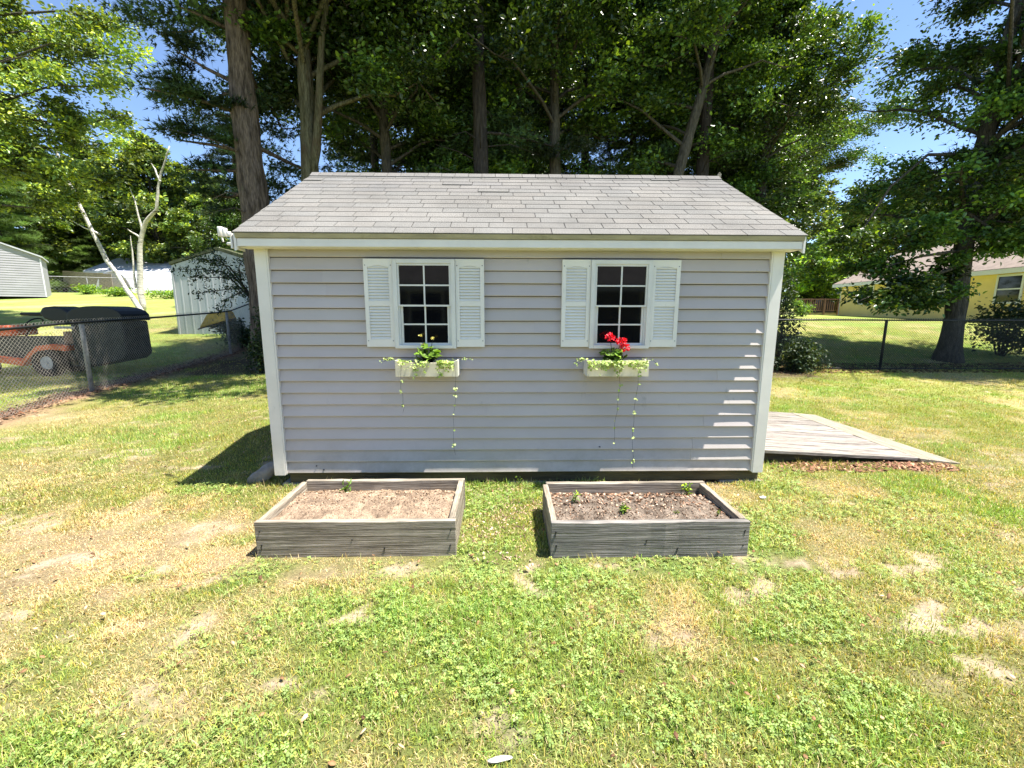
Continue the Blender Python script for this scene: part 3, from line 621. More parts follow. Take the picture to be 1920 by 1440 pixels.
def tree_shape(seed, H, r0, cb, R, kind, nl, lean=(0, 0), bare=0, fork=None, path=None, low=.8, base=True, front=0, skip=None):
    """trunk builder plus arrays of foliage clump centres, sizes and outward directions; root at the origin"""
    rr = random.Random(seed); mb = MB(); K = 12
    def tp(t):
        if path:
            zs = [p[2] for p in path]; z = t * H
            return Vector((float(np.interp(z, zs, [p[0] for p in path])), float(np.interp(z, zs, [p[1] for p in path])), z))
        return Vector((lean[0] * t * H + .12 * math.sin(t * 5 + seed) * t, lean[1] * t * H + .12 * math.sin(t * 4 + 2 * seed) * t, t * H))
    def tr(t): return r0 * (1 - .85 * t ** 1.1) + (r0 * .42 * math.exp(-t * H / .30) if base else 0)
    ts = [-.02, .0, .01, .025, .05] + [i / 40 for i in range(3, 41)]
    mb.tube([tp(t) - (Vector((0, 0, .3)) if t < 0 else Vector((0, 0, 0))) for t in ts], [tr(max(0, t)) * (1 + .035 * math.sin(t * 61 + seed) + .025 * math.sin(t * 143)) for t in ts], 18, wob=.09)
    C = []; 
    for i in range(nl):
        f = (i + rr.random()) / nl
        h = cb + (H * .97 - cb) * f; t = h / H; az = i * 2.399 + rr.uniform(-.5, .5); b = tp(t)
        if skip and skip(az % 6.283, h): continue
        if front and h < front and math.sin(az) < .1: continue
        prof = (math.sin(math.pi * min(1, .18 + .82 * f) ** .8) if kind != 'pine' else (1 - f) ** .7 * .9 + .12)
        Ln = R * max(.25, prof) * rr.uniform(.75, 1.15)
        rise = rr.uniform(.15, .6) if kind != 'pine' else rr.uniform(-.1, .15)
        d = Vector((math.cos(az), math.sin(az), rise)); seg = 5; pts = [b]; lr = max(.012, tr(t) * (.38 if kind != 'pine' else .22))
        for k in range(1, seg + 1):
            s = k / seg; p = b + Vector((d.x * Ln * s, d.y * Ln * s, d.z * Ln * s + (.12 * Ln * math.sin(s * 3) if kind != 'pine' else -.10 * Ln * s * s)))
            p += Vector((rr.uniform(-1, 1), rr.uniform(-1, 1), rr.uniform(-1, 1))) * .07 * Ln * s; pts.append(p)
        mb.tube(pts, [lr * (1 - .8 * k / seg) for k in range(seg + 1)], 6, cap=False)
        nc = 5 if kind != 'pine' else 6
        for k in range(nc):
            s = .30 + .72 * (k + rr.random()) / nc; j = min(seg - 1, int(s * seg)) if s < 1 else seg - 1; fr = min(1.1, s * seg - j)
            p = pts[j].lerp(pts[j + 1], fr); side = Vector((-math.sin(az), math.cos(az), 0)) * rr.uniform(-1, 1) * Ln * .30
            q = p + side + Vector((0, 0, rr.uniform(-.15, .3) if kind != 'pine' else 0)); 
            mb.tube([p, (p + q) / 2 + Vector((0, 0, .05)), q], [lr * .28, lr * .2, .006], 4, cap=False)
            C.append((q, rr.uniform(.35, .62) * (Ln ** .3) * low, Vector((d.x, d.y, 0)) + side.normalized() * .4 if side.length > 0 else d))
    for i in range(bare):  # dead twigs low on the trunk
        h = rr.uniform(1.8, cb + .5); az = rr.uniform(0, 6.28); b = tp(h / H); L = rr.uniform(.6, 1.8)
        mb.tube([b, b + Vector((math.cos(az) * L * .5, math.sin(az) * L * .5, .1)), b + Vector((math.cos(az) * L, math.sin(az) * L, rr.uniform(-.3, .2)))], [.02, .012, .004], 4, cap=False)
    return mb, C
def crown_arrays(C, kind, seed, per, size, yel_sparkle=.15, flat=.55, tint=(.55, 1.45)):
    rgn = np.random.RandomState(seed); P = []; D = []; TT = []
    for (q, rad, d) in C:
        n = max(6, int(per * rgn.uniform(.5, 1.5))); sc = np.array([1, 1, flat if kind != 'pine' else .22]) * rad
        x = rgn.normal(0, .46 if kind != 'pine' else .5, (n, 3)) * sc; x[n // 2:] *= .62; sub = rgn.normal(0, .42, (6, 3)) * sc; x += sub[rgn.randint(0, 6, n)] * .8; TT.append(np.full(n, rgn.choice([.45, .7, .95, 1.25, 1.75])))
        if kind == 'pine': pass
        P.append(np.array(q) + x); dd = unit(x * np.array([1, 1, .5]) + np.array(d) * rad * .8); D.append(dd)
    P = np.concatenate(P); D = np.concatenate(D); TT = np.concatenate(TT)[:, None]
    V, T, c = needles(P, D, size, rgn, tint=tint) if kind == 'pine' else leaves(P, size, rgn, dirs=D, yel_sparkle=yel_sparkle, tint=tint)
    return V, T, c * np.repeat(TT, len(c) // len(P), 0)

VAR = {}
def variant(key, *a, **k):
    VAR[key] = (a, k)
def make_tree(name, label, loc, spec, crown, bark, leafmat, cat='tree', group=None, rz=0, sc=1, extra=None):
    t = thing(name, label, cat, loc, rz, group); t.scale = (sc, sc, sc)
    mb, C = tree_shape(**spec)
    for bough in extra or []:
        pts = [Vector(p) - Vector(loc) for p in bough]; n = len(pts); mb.tube(pts, [.045 * (1 - .8 * i / (n - 1)) + .004 for i in range(n)], 6, cap=False); er = random.Random(len(pts) * 7 + int(abs(pts[-1].x) * 100))
        for i in range(n - 1):
            for k in range(3 if i else 1):
                q = pts[i].lerp(pts[i + 1], (k + er.random()) / 3) + Vector((er.uniform(-.3, .3), er.uniform(-.5, .5), er.uniform(-.2, .2))); C.append((q, er.uniform(.27, .45) * (1.5 if crown['size'] > .14 and spec['kind'] == 'oak' else 1), (pts[-1] - pts[0]).normalized() * .6))
    mb.build('trunk', bark, t, smooth=True)
    if crown.get('filter'): C = [c_ for c_ in C if crown['filter'](c_[0])]
    cr = {k: v for k, v in crown.items() if k != 'filter'}
    V, T, c_ = crown_arrays(C, spec['kind'], spec['seed'] + 100, **cr)
    npmesh('crown', V, T, leafmat, t, col=c_)
    return t
def copy_tree(src, label, loc, rz, sc, group=None):
    c_ = src.copy(); COL.objects.link(c_); c_.location = loc; c_.rotation_euler = (0, 0, rz); c_.scale = (sc, sc, sc * random.Random(label).uniform(.92, 1.1)); c_['label'] = label
    if group: c_['group'] = group
    for ch in list(src.children):
        d = ch.copy(); COL.objects.link(d); d.parent = c_
    return c_
def gp(px, py, t):
    p = at(px, py, t); return (float(p[0]), float(p[1]), G(p[0], p[1]) - .02)

GRP = 'trees of the wood behind the shed'
# near trunks behind the shed
pine = make_tree('pine_tree', 'tall thick reddish-brown trunk pine just behind the left end of the shed roof', gp(484, 400, 10.2),
                 dict(seed=4, H=15, r0=.345, cb=4.3, R=3.0, kind='pine', nl=56, lean=(-.012, 0), bare=5, front=9.5), dict(per=90, size=.13), M['bark'], M['needle'], 'pine tree', GRP, extra=[[at(455, 215, 10.2), at(400, 195, 10), at(340, 178, 9.8), at(268, 165, 9.6)], [at(450, 160, 10.2), at(390, 130, 10), at(330, 95, 10)], [at(460, 285, 10.4), at(400, 272, 10.2), at(330, 262, 10)], [at(470, 320, 10.6), at(420, 320, 10.6), at(350, 318, 10.4)], [at(440, 60, 10.4), at(380, 30, 10), at(330, 10, 10)], [at(465, 360, 11), at(430, 370, 11), at(395, 365, 11)]])
oak = make_tree('oak_tree', 'tree with a greenish mossy forked trunk beside the thick pine, behind the left roof slope', gp(575, 330, 10.6),
                dict(seed=12, H=11.5, r0=.27, cb=5.5, R=4.2, kind='oak', nl=54, lean=(.008, 0), front=6.3), dict(per=400, size=.115, yel_sparkle=.12), M['bark_moss'], M['oakleaf'], 'oak tree', GRP, extra=[[(-4.9, 7.1, 7.0 + .2 * k), (-4.9 + .5 * (ex + 4.9), 5.6, 8.3), (ex, ey, 8.8 + .2 * (k % 3))] for k, (ex, ey) in enumerate([(-5.6, 3.2), (-4.4, 2.9), (-3.2, 3.0), (-2.2, 3.3), (-5.0, 4.2), (-3.6, 4.0), (-2.4, 4.4), (-1.4, 3.6), (-4.2, 5.0), (-2.8, 5.2)])])
mb = MB()
b0 = Vector((.07, 0, 5.0)); mb.tube([Vector((.05, 0, 4.2)), Vector((.3, -.1, 4.9)), Vector((.42, -.15, 5.6)), Vector((.6, -.2, 7.0)), Vector((.9, -.1, 8.6)), Vector((1.1, 0, 10))], [.12, .10, .085, .065, .04, .01], 10, cap=False)
mb.build('limb', M['bark_moss'], oak, smooth=True)
oak2 = make_tree('oak_tree', 'oak with a forked trunk standing behind the middle of the roof ridge', gp(1048, 330, 13.2),
                 dict(seed=21, H=12.6, r0=.23, cb=4.0, R=3.4, kind='oak', nl=46, front=6.2, lean=(-.015, -.01)), dict(per=340, size=.12, yel_sparkle=.2), M['bark_oak'], M['oakleaf'], 'oak tree', GRP)
pine2 = make_tree('pine_tree', 'black pine trunk rising left of the centre of the picture top, behind the roof', gp(902, 330, 11.8),
                  dict(seed=33, H=16, r0=.24, cb=5.6, R=2.5, kind='pine', nl=46, front=9.5, lean=(0, 0), bare=14), dict(per=90, size=.15), M['bark_dark'], M['needle'], 'pine tree', GRP)
oak3 = make_tree('oak_tree', 'grey trunk oak that curves up to the right behind the right half of the roof', gp(1268, 330, 12.6),
                 dict(seed=44, H=12.5, r0=.21, cb=4.8, R=2.9, kind='oak', nl=40, front=7.0, path=[(0, 0, 0), (-.02, 0, 3.5), (.05, 0, 5), (.55, 0, 7), (1.0, .1, 9), (1.1, .1, 14)]), dict(per=330, size=.115, yel_sparkle=.2), M['bark_oak'], M['oakleaf'], 'oak tree', GRP)
copy_tree(oak2, 'leafy oak with bright boughs left of the central black trunk', gp(735, 330, 12.6), -.5, .92, GRP)
for src, lab, px, t, rz, sc in [
    (pine2, 'slim dark pine trunk in the blue gap right of the mossy forked tree', 706, 16.5, .3, .85),
    (pine2, 'far black pine trunk close beside the curved grey oak', 1252, 17, 0.2, 0.95),
    (pine2, 'far pine trunk a little right of the ridge-centre oak', 1098, 18.5, -0.4, 1.0),
    (pine2, 'far pine trunk between the pine right of the curved oak and the roof corner', 1372, 17.5, 0.4, 1.0),
    (pine2, 'far pine trunk between the central black trunk and the ridge-centre oak', 975, 18, 0.1, 1.05),
    (pine2, 'far pine trunk a little left of the central black trunk', 842, 17, -0.2, 1.0),
    (pine2, 'thin straight black pine trunk in the sky gap above the right ridge', 1187, 15.6, -.3, .78),
    (pine2, 'dark straight pine immediately right of the curved grey oak', 1314, 13.6, .5, .95),
    (oak2, 'dark trunk oak behind the upper right corner of the shed roof', 1432, 15.0, .35, .85)]:
    copy_tree(src, lab, gp(px, 330, t), rz, sc, GRP)
# second row, farther into the wood
row = [ 
       (oak2, 'far oak deep in the wood right of the slim dark pine', 775, 20, 2.9, 1.12),
       (pine, 'far pine between the slim pine and the central black trunk', 838, 24, 4.1, 1.00), (oak, 'far oak just right of the central black pine trunk', 955, 21, 5.2, 1.19),
       (pine2, 'far pine behind the left side of the ridge-centre oak', 1005, 26, .6, 1.12), 
       (pine, 'far pine between the thin black trunk and the curved oak', 1228, 24, 5.5, 0.94), (oak2, 'far oak behind the dark pine right of the curved oak', 1362, 22, 1.3, 1.06),
       (oak, 'far oak beyond the right roof corner', 1478, 25, 2.2, 1.00), 
       (pine, 'far pine left of the thick pine trunk, low against the sky', 440, 24, 3.3, 0.69)]
for src, lab, px, t, rz, sc in row: copy_tree(src, lab, gp(px, 330, t), rz, sc, GRP)

# undergrowth: young trees with crowns down to the ground
und = make_tree('young_tree', 'dense young tree in the dark gap between mossy tree and central trunk', gp(822, 330, 15), dict(seed=61, H=7.5, r0=.07, cb=1.2, R=2.3, kind='oak', nl=34), dict(per=260, size=.105, yel_sparkle=.08), M['bark_dark'], M['oakleaf'], 'tree', 'young trees in the undergrowth')
for lab, px, t, rz, sc in [('young tree in the undergrowth behind the roof, below the central black trunk', 880, 15.5, 1, 1.0),
                           ('young tree in the undergrowth right of the central black trunk', 965, 17, 3, .95), ('young tree in the undergrowth under the curved grey oak', 1240, 18, 4, .85),
                           ('young tree in the undergrowth behind the right roof slope', 1395, 16, 5, 1.0),
                           ('young tree in the undergrowth left of the thick pine', 425, 17, .5, .62)]:
    copy_tree(und, lab, gp(px, 330, t), rz, sc, 'young trees in the undergrowth')
tree_bg = make_tree('background_tree', 'broad light green tree in the distance above the white far shed', gp(250, 500, 56), dict(seed=71, H=14, r0=.25, cb=1.2, R=5.0, kind='oak', nl=50), dict(per=110, size=.36, yel_sparkle=.3), M['bark_oak'], M['sunleaf'], 'tree', 'broadleaf trees in the distance')
for lab, px, t, rz, sc in [('sunlit far tree above the grey metal shed at left', 345, 54, 1, .95), ('far tree left of the leaning birch trunk', 140, 55, 2, 1.1), ('far tree right behind the upright birch', 300, 50, 3, 1.15),
                           ('far tree at the left edge behind the pale siding shed', 20, 46, 4, 1.2), ('far tree behind the left corner of the main shed roof', 410, 50, 5, .9), ('dark far tree above the far board fence', 195, 60, 5.6, 1.2),
                           ('far tree left of the yellow house gable', 1605, 52, .7, 1.0), ('far tree above the yellow house roof at the picture edge', 1860, 45, 1.7, 1.1), ('far tree above the left half of the yellow house roof', 1700, 48, 3.7, 1.05),
                           ('far tree in the gap right of the shed roof corner', 1455, 48, 4.7, 1.1), ('far tree at the far right picture edge', 1990, 38, 5.2, 1.2)]:
    copy_tree(tree_bg, lab, gp(px, 500, t), rz, sc, 'broadleaf trees in the distance')
make_tree('background_tree', 'bright yellow-green tree right of the shed corner, above the small deck', gp(1545, 500, 36), dict(seed=76, H=6.3, r0=.15, cb=.6, R=2.4, kind='oak', nl=34), dict(per=120, size=.24, yel_sparkle=.4), M['bark_oak'], M['paleleaf'], 'tree')
def woods():
    rgn = np.random.RandomState(55); P = []
    for i in range(150):
        x = -150 + 300 * (i + rgn.rand()) / 150; y = 78 + rgn.uniform(-6, 6) + .0012 * x * x; z = G(x, y); h = rgn.uniform(7, 11)
        for k in range(9): P.append(np.array([x + rgn.uniform(-2, 2), y + rgn.uniform(-1.5, 1.5), z + h * (k + .3) / 9]) + rgn.normal(0, 1, (45, 3)) * np.array([1.2, .8, .6]))
    V, T, c_ = leaves(np.concatenate(P), .95, rgn, yel_sparkle=.25); tag(npmesh('distant_woods', V, T, M['sunleaf'], col=c_), 'distant band of green woodland along the horizon', 'woodland', kind='stuff')
woods()
# left: big sunlit maple reaching in from the left, evergreens below
make_tree('maple_tree', 'large sunlit broadleaf tree filling the upper left corner', gp(-70, 500, 17), dict(seed=82, H=15, r0=.3, cb=4.2, R=4.9, kind='oak', nl=60), dict(per=400, size=.15, yel_sparkle=.35, tint=(.75, 1.6)), M['bark_oak'], M['sunleaf'], 'tree', extra=[[at(-40, 250, 17), at(60, 225, 17), at(150, 235, 17.5), at(235, 215, 18)], [at(-40, 310, 17), at(40, 320, 17), at(140, 330, 17.5), at(215, 345, 18)], [at(-40, 130, 17), at(100, 80, 17), at(240, 110, 17)], [at(-40, 380, 17), at(60, 390, 17.5), at(150, 370, 18)], [at(-30, 200, 17), at(100, 160, 17), at(225, 165, 17.4)], [at(-40, 30, 17), at(120, 20, 17), at(250, 55, 17)]])
ev = make_tree('evergreen_tree', 'yellow-green evergreen on the left edge above the pale siding shed', gp(10, 500, 41), dict(seed=91, H=13, r0=.2, cb=1.0, R=3.4, kind='pine', nl=60), dict(per=70, size=.34), M['bark_dark'], M['needle_lit'], 'evergreen tree', 'evergreens on the left')
for lab, px, t, rz, sc in [('shorter evergreen right of the pale siding shed', 115, 50, 1.5, .9), ('evergreen behind the lower part of the leaning birch', 175, 52, 3, .8)]:
    copy_tree(ev, lab, gp(px, 500, t), rz, sc, 'evergreens on the left')
# right side: big oak behind the black fence with a leaning trunk
kb = gp(1775, 684, 11.6)
p1 = at(1795, 560, 11.7); p2 = at(1815, 390, 11.9); p3 = at(1862, 200, 12.1); p4 = at(1900, 40, 12.2)
path = [(0, 0, 0)] + [(p[0] - kb[0], p[1] - kb[1], p[2] - kb[2]) for p in (p1, p2, p3, p4)]
path = path + [(path[-1][0] + .4, path[-1][1], 17)]
make_tree('oak_tree', 'large leaning oak with a thick grey trunk behind the black fence at right', kb, dict(seed=95, H=16, r0=.235, cb=3.0, R=3.3, kind='oak', nl=84, path=path, skip=lambda a, h: 2.2 < a < 4.1 and h > 4), dict(filter=lambda q: q[0] > -2.7 + .32 * q[2] or q[2] < 3.6, per=380, size=.12, yel_sparkle=.12), M['bark_oak'], M['oakleaf'], 'oak tree', extra=[[(12.6, 8.0, 6.5 + .2 * k), (.5 * (ex + 12.6), 6.5, 8.2), (ex, ey, 9.0 + .2 * (k % 3))] for k, (ex, ey) in enumerate([(8.6, 5.6), (9.6, 4.6), (10.8, 4.4), (12.0, 4.3), (13.4, 4.3), (14.6, 4.6), (9.8, 5.8), (11.5, 5.6), (13.0, 5.6), (15, 5.8), (12.2, 4.9)])] + [[at(1795, 500, 11.6), at(1740, 520, 11.2), at(1680, 535, 11), at(1610, 565, 10.8)], [at(1800, 470, 11.6), at(1730, 480, 11.2), at(1660, 500, 11)], [at(1800, 440, 11.6), at(1720, 440, 11.4), at(1640, 450, 11.4), at(1570, 470, 11.4)], [at(1800, 530, 11.5), at(1760, 560, 11.1), at(1715, 572, 11)], [at(1815, 400, 11.6), at(1860, 430, 11.2), at(1920, 450, 11)], [at(1840, 290, 12), at(1740, 290, 12), at(1670, 350, 12), at(1605, 450, 12), at(1590, 490, 12)], [at(1810, 420, 11.9), at(1850, 455, 11.3), at(1925, 470, 11)], [at(1815, 400, 11.9), at(1870, 415, 11.3), at(1940, 420, 11)], [at(1815, 380, 11.9), at(1760, 410, 11.3), at(1690, 470, 11)]])
make_tree('pine_tree', 'tall pine at the far right edge whose boughs fill the upper right corner', gp(2120, 500, 10.6), dict(seed=98, H=13, r0=.3, cb=5.0, R=4.0, kind='pine', nl=70), dict(per=80, size=.18), M['bark_dark'], M['needle'], 'pine tree')

# birches on the left
def birch(name, label, path, r0, twigs, seed):
    base = path[0]; t = thing(name, label, 'birch tree', tuple(base)); rr = random.Random(seed)
    rel = [Vector(p) - Vector(base) for p in path]; rel[0] = rel[0] - Vector((0, 0, .2)); mb = MB(); n = len(rel)
    P = [rel[0]]
    for i in range(n - 1):
        for k in range(1, 4): P.append(rel[i].lerp(rel[i + 1], k / 3) + Vector((rr.uniform(-1, 1), 0, rr.uniform(-1, 1))) * .05)
    mb.tube(P, [r0 * (1.2 - 1.0 * i / (len(P) - 1)) for i in range(len(P))], 10, wob=.08); mb.build('trunk', M['birch'], t, smooth=True)
    for tw in twigs:
        rel = [Vector(p) - Vector(base) for p in tw]; m2 = MB(); P = [rel[0]]
        for i in range(len(rel) - 1):
            for k in range(1, 4): P.append(rel[i].lerp(rel[i + 1], k / 3) + Vector((rr.uniform(-1, 1), rr.uniform(-1, 1), rr.uniform(-1, 1))) * .04)
        m2.tube(P, [r0 * (.5 - .4 * i / (len(P) - 1)) for i in range(len(P))], 7, cap=False); m2.build('branch', M['birch'], t, smooth=True)
    return t
TB = 21
def A(px, py, t=TB): return tuple(at(px, py, t))
def Ab(px, t=TB):
    p = at(px, 565, t); return (p[0], p[1], G(p[0], p[1]))
birch('birch_tree', 'bare white birch trunk leaning steeply to the left', [Ab(270), A(235, 540), A(185, 460), A(150, 385), A(112, 305), A(104, 262), A(75, 215)], .095,
      [[A(188, 440), A(160, 428), A(135, 415)], [A(108, 312), A(118, 280), A(128, 235)]], 1)
birch('birch_tree', 'bare white birch standing nearly upright with a forked top', [Ab(264, 21.3), A(262, 520, 21.3), A(262, 460, 21.3), A(272, 415, 21.3), A(294, 392, 21.3), A(297, 350, 21.3), A(305, 312, 21.3), A(317, 275, 21.3)], .11,
      [[A(268, 440, 21.3), A(256, 390, 21.3), A(243, 352, 21.3)], [A(300, 340, 21.3), A(290, 318, 21.3), A(283, 305, 21.3)], [A(262, 445, 21.3), A(238, 430, 21.3)], [A(255, 540, 21.3), A(247, 470, 21.3), A(245, 440, 21.3)]], 2)

# shrubs
def bush(name, label, loc, rad, n, size, m, seed, cat='shrub', stems=7, flat=.8, group=None, yel_sparkle=.1, lumps=9):
    t = thing(name, label, cat, loc, 0, group); rgn = np.random.RandomState(seed); mb = MB(); P = []
    for i in range(lumps):
        a = rgn.uniform(0, 6.28); r = rgn.uniform(.1, .75) * rad; h = rgn.uniform(.25, 1.5) * rad * flat
        q = np.array([math.cos(a) * r, math.sin(a) * r, h]); mb.tube([(q[0] * .1, q[1] * .1, -.05), (q[0] * .5, q[1] * .5, h * .6), tuple(q)], [.02 * rad + .006, .012 * rad + .004, .004], 5, cap=False)
        P.append(q + rgn.normal(0, .22, (n // lumps, 3)) * rad * np.array([1, 1, flat]))
    P = np.concatenate(P); P[:, 2] = np.abs(P[:, 2]) + .02
    mb.build('stems', M['bark_dark'], t); V, T, c_ = leaves(P, size, rgn, up=.5, yel_sparkle=yel_sparkle); npmesh('foliage', V, T, m, t, col=c_); return t
bush('shrub', 'dark leafy shrub at the fence beside the right corner of the shed', gp(1490, 640, 10.2), .62, 2400, .075, M['shrub'], 1, yel_sparkle=.15)
bush('shrub', 'low dark shrub in shade at the foot of the black fence right of the shed', gp(1520, 690, 10.7), .6, 1500, .06, M['shrub'], 2, flat=.5)
bush('shrub', 'reddish dark shrub right behind the white corner post of the shed', gp(1478, 500, 11.5), .5, 1700, .08, M['shrub'], 3, flat=2.6)
bush('shrub', 'big dark shrub behind the fence at the right edge', gp(1875, 660, 12.3), 1.0, 3200, .10, M['shrub'], 4, flat=.85)
bush('shrub', 'dark shrub in the shade behind the left fence near the grey shed', gp(455, 650, 13.0), .8, 2400, .09, M['shrub'], 5, flat=.6)
bush('shrub', 'narrow dark shrub against the left corner of the shed below the thick pine', gp(487, 600, 9.6), .36, 1900, .07, M['shrub'], 15, flat=2.4)
bush('shrub', 'yellow-green weeds along the far chain-link fence', gp(160, 545, 34), 1.3, 1200, .14, M['paleleaf'], 6, flat=.3, yel_sparkle=.4)
bush('shrub', 'patch of pale weeds at the foot of the birches', gp(318, 560, 30), 1.2, 1000, .13, M['paleleaf'], 7, flat=.25, yel_sparkle=.4)
bush('shrub', 'pale weeds between the leaning birch and the far board fence', gp(220, 548, 32), 1.3, 1000, .14, M['paleleaf'], 8, flat=.25, yel_sparkle=.4)
bush('shrub', 'small green bush beside the far wooden deck', gp(1505, 580, 28), .8, 900, .12, M['paleleaf'], 9, flat=.8)
# small branching tree in front of the grey metal shed
def sapling():
    b = at(560, 640, 11.0); base = (b[0] + .1, b[1], G(b[0], b[1])); t = thing('small_tree', 'small tree spreading dark leafy branches across the grey metal shed', 'tree', base)
    rr = random.Random(8); mb = MB(); P = []
    def R_(p): return Vector(p) - Vector(base)
    root = Vector((0, 0, -.1)); fk = R_(at(486, 575, 11.0)); mb.tube([root, root.lerp(fk, .5) + Vector((0, 0, .1)), fk], [.05, .04, .03], 8)
    for ends in [[(440, 520), (415, 490), (388, 462)], [(430, 500), (385, 486), (345, 482)], [(450, 540), (405, 545), (362, 552)], [(452, 530), (448, 500), (465, 472)], [(445, 520), (400, 520), (350, 520)], [(460, 545), (425, 560), (412, 590)], [(420, 510), (380, 505), (340, 505)]]:
        prev = [fk] + [R_(at(x, y, 11.0 - rr.uniform(-.4, .4))) for x, y in ends]; mb.tube(prev, [.026, .018, .010, .005], 6, cap=False)
        for i in range(len(prev) - 1):
            for k in range(7):
                p = prev[i].lerp(prev[i + 1], rr.random())
                if i == 0 and rr.random() < .6: continue
                q = p + Vector((rr.uniform(-1, 1), rr.uniform(-1, 1), rr.uniform(-.8, .6))) * .22; mb.tube([p, q], [.005, .002], 3, cap=False)
                for j in range(14): P.append(tuple(p.lerp(q, rr.random()) + Vector((rr.gauss(0, 1), rr.gauss(0, 1), rr.gauss(0, .8))) * .06))
    mb.build('trunk', M['bark_dark'], t, smooth=True); V, T, c_ = leaves(np.array(P), .075, np.random.RandomState(3), up=.3, asp=.4); npmesh('crown', V, T, M['shrub'], t, col=c_)
sapling()

# ------------------------------------------------------------------ chain link fences
def fence(label, A0, A1, posts, h, wire, railm, postm, sp=.06, wr=.0020, rail_r=.019, post_r=.03, mid=None, bottom=False, top_h=.035):
    t = thing('chain_link_fence', label, 'fence', (A0[0], A0[1], G(*A0)))
    B = Vector((A0[0], A0[1], G(*A0))); a = Vector((A0[0], A0[1], 0)); b = Vector((A1[0], A1[1], 0)); L = (b - a).length; d = (b - a) / L
    def gz(s): p = a + d * s; return G(p.x, p.y)
    mb = MB(); V = []; T = []; n = int(L / sp); side = Vector((-d.y, d.x, 0)); H_ = h + top_h
    k = 0; segs = []
    for i in range(-int(H_ / sp) - 1, n + 1):
        for sg in (1, -1):
            s0 = i * sp; s1 = s0 + H_; z0, z1 = 0, H_
            if s0 < 0: z0 = -s0; s0 = 0
            if s1 > L: z1 = H_ - (s1 - L); s1 = L
            if z1 - z0 < .05: continue
            if sg == -1: z0, z1 = H_ - z0, H_ - z1
            segs.append((s0, z0, s1, z1, sg))
    for (s0, z0, s1, z1, sg) in segs:
        m_ = max(1, int((s1 - s0) / .6)) 
        for q in range(m_):
            sa = s0 + (s1 - s0) * q / m_; sb = s0 + (s1 - s0) * (q + 1) / m_; za = z0 + (z1 - z0) * q / m_; zb = z0 + (z1 - z0) * (q + 1) / m_
            P = a + d * sa; Q = a + d * sb; P = Vector((P.x, P.y, gz(sa) + .02 + za)) + side * sg * wr; Q = Vector((Q.x, Q.y, gz(sb) + .02 + zb)) + side * sg * wr
            u = (Q - P).normalized(); v = u.cross(side).normalized()
            bs = len(V)
            for c_ in (P, Q):
                V += [c_ + v * wr - side * wr * .6, c_ - v * wr - side * wr * .6, c_ + side * wr * 1.1]
            T += [(bs, bs + 1, bs + 4, bs + 3), (bs + 1, bs + 2, bs + 5, bs + 4), (bs + 2, bs, bs + 3, bs + 5)]
    V = np.array([tuple(v - B) for v in V]); npmesh('mesh', V, T, wire, t)
    m2 = MB(); pts = []
    for i in range(int(L / .8) + 2):
        s = min(L, i * .8); p = a + d * s; pts.append(Vector((p.x, p.y, gz(s) + h)) - B)
    m2.tube(pts, rail_r, 8); m2.build('top_rail', railm, t, smooth=True)
    if bottom:
        m2 = MB(); m2.tube([p - Vector((0, 0, h - .03)) for p in pts], .012, 6); m2.build('bottom_rail', railm, t, smooth=True)
    for s in posts:
        p = a + d * s; z = gz(s); m2 = MB(); q = Vector((p.x, p.y, z)) - B + side * .03
        m2.tube([q - Vector((0, 0, .3)), q + Vector((0, 0, h - .02)), q + Vector((0, 0, h + .01))], [post_r, post_r, post_r * .6], 12); m2.build('post', postm, t, smooth=True)
    return t
lf = lambda y: (-6.66 - .13 * y, y)
fence('silver chain-link fence on the left in front of the orange tractor', lf(-2.2), lf(14.5), [0.9, 6.05, 11.0, 15.6], 1.22, M['wire'], M['vinyl'], M['post'], post_r=.034)
fence('black vinyl chain-link fence behind the lawn right of the shed', (3.2, 6.9), (16.5, 6.75), [1.1, 6.05, 11.0], 1.22, M['vinyl'], M['vinyl'], M['vinyl'], wr=.0034, bottom=True)
a_ = at(-60, 540, 34); b_2 = at(335, 545, 42); fence('distant sagging chain-link fence beyond the birches', (a_[0], a_[1]), (b_2[0], b_2[1]), [0, 3, 6.5, 9.8, 13, 16.5, 19.5, 22.5], 1.3, M['post'], M['post'], M['post'], sp=.25, wr=.004, rail_r=.03, post_r=.04)

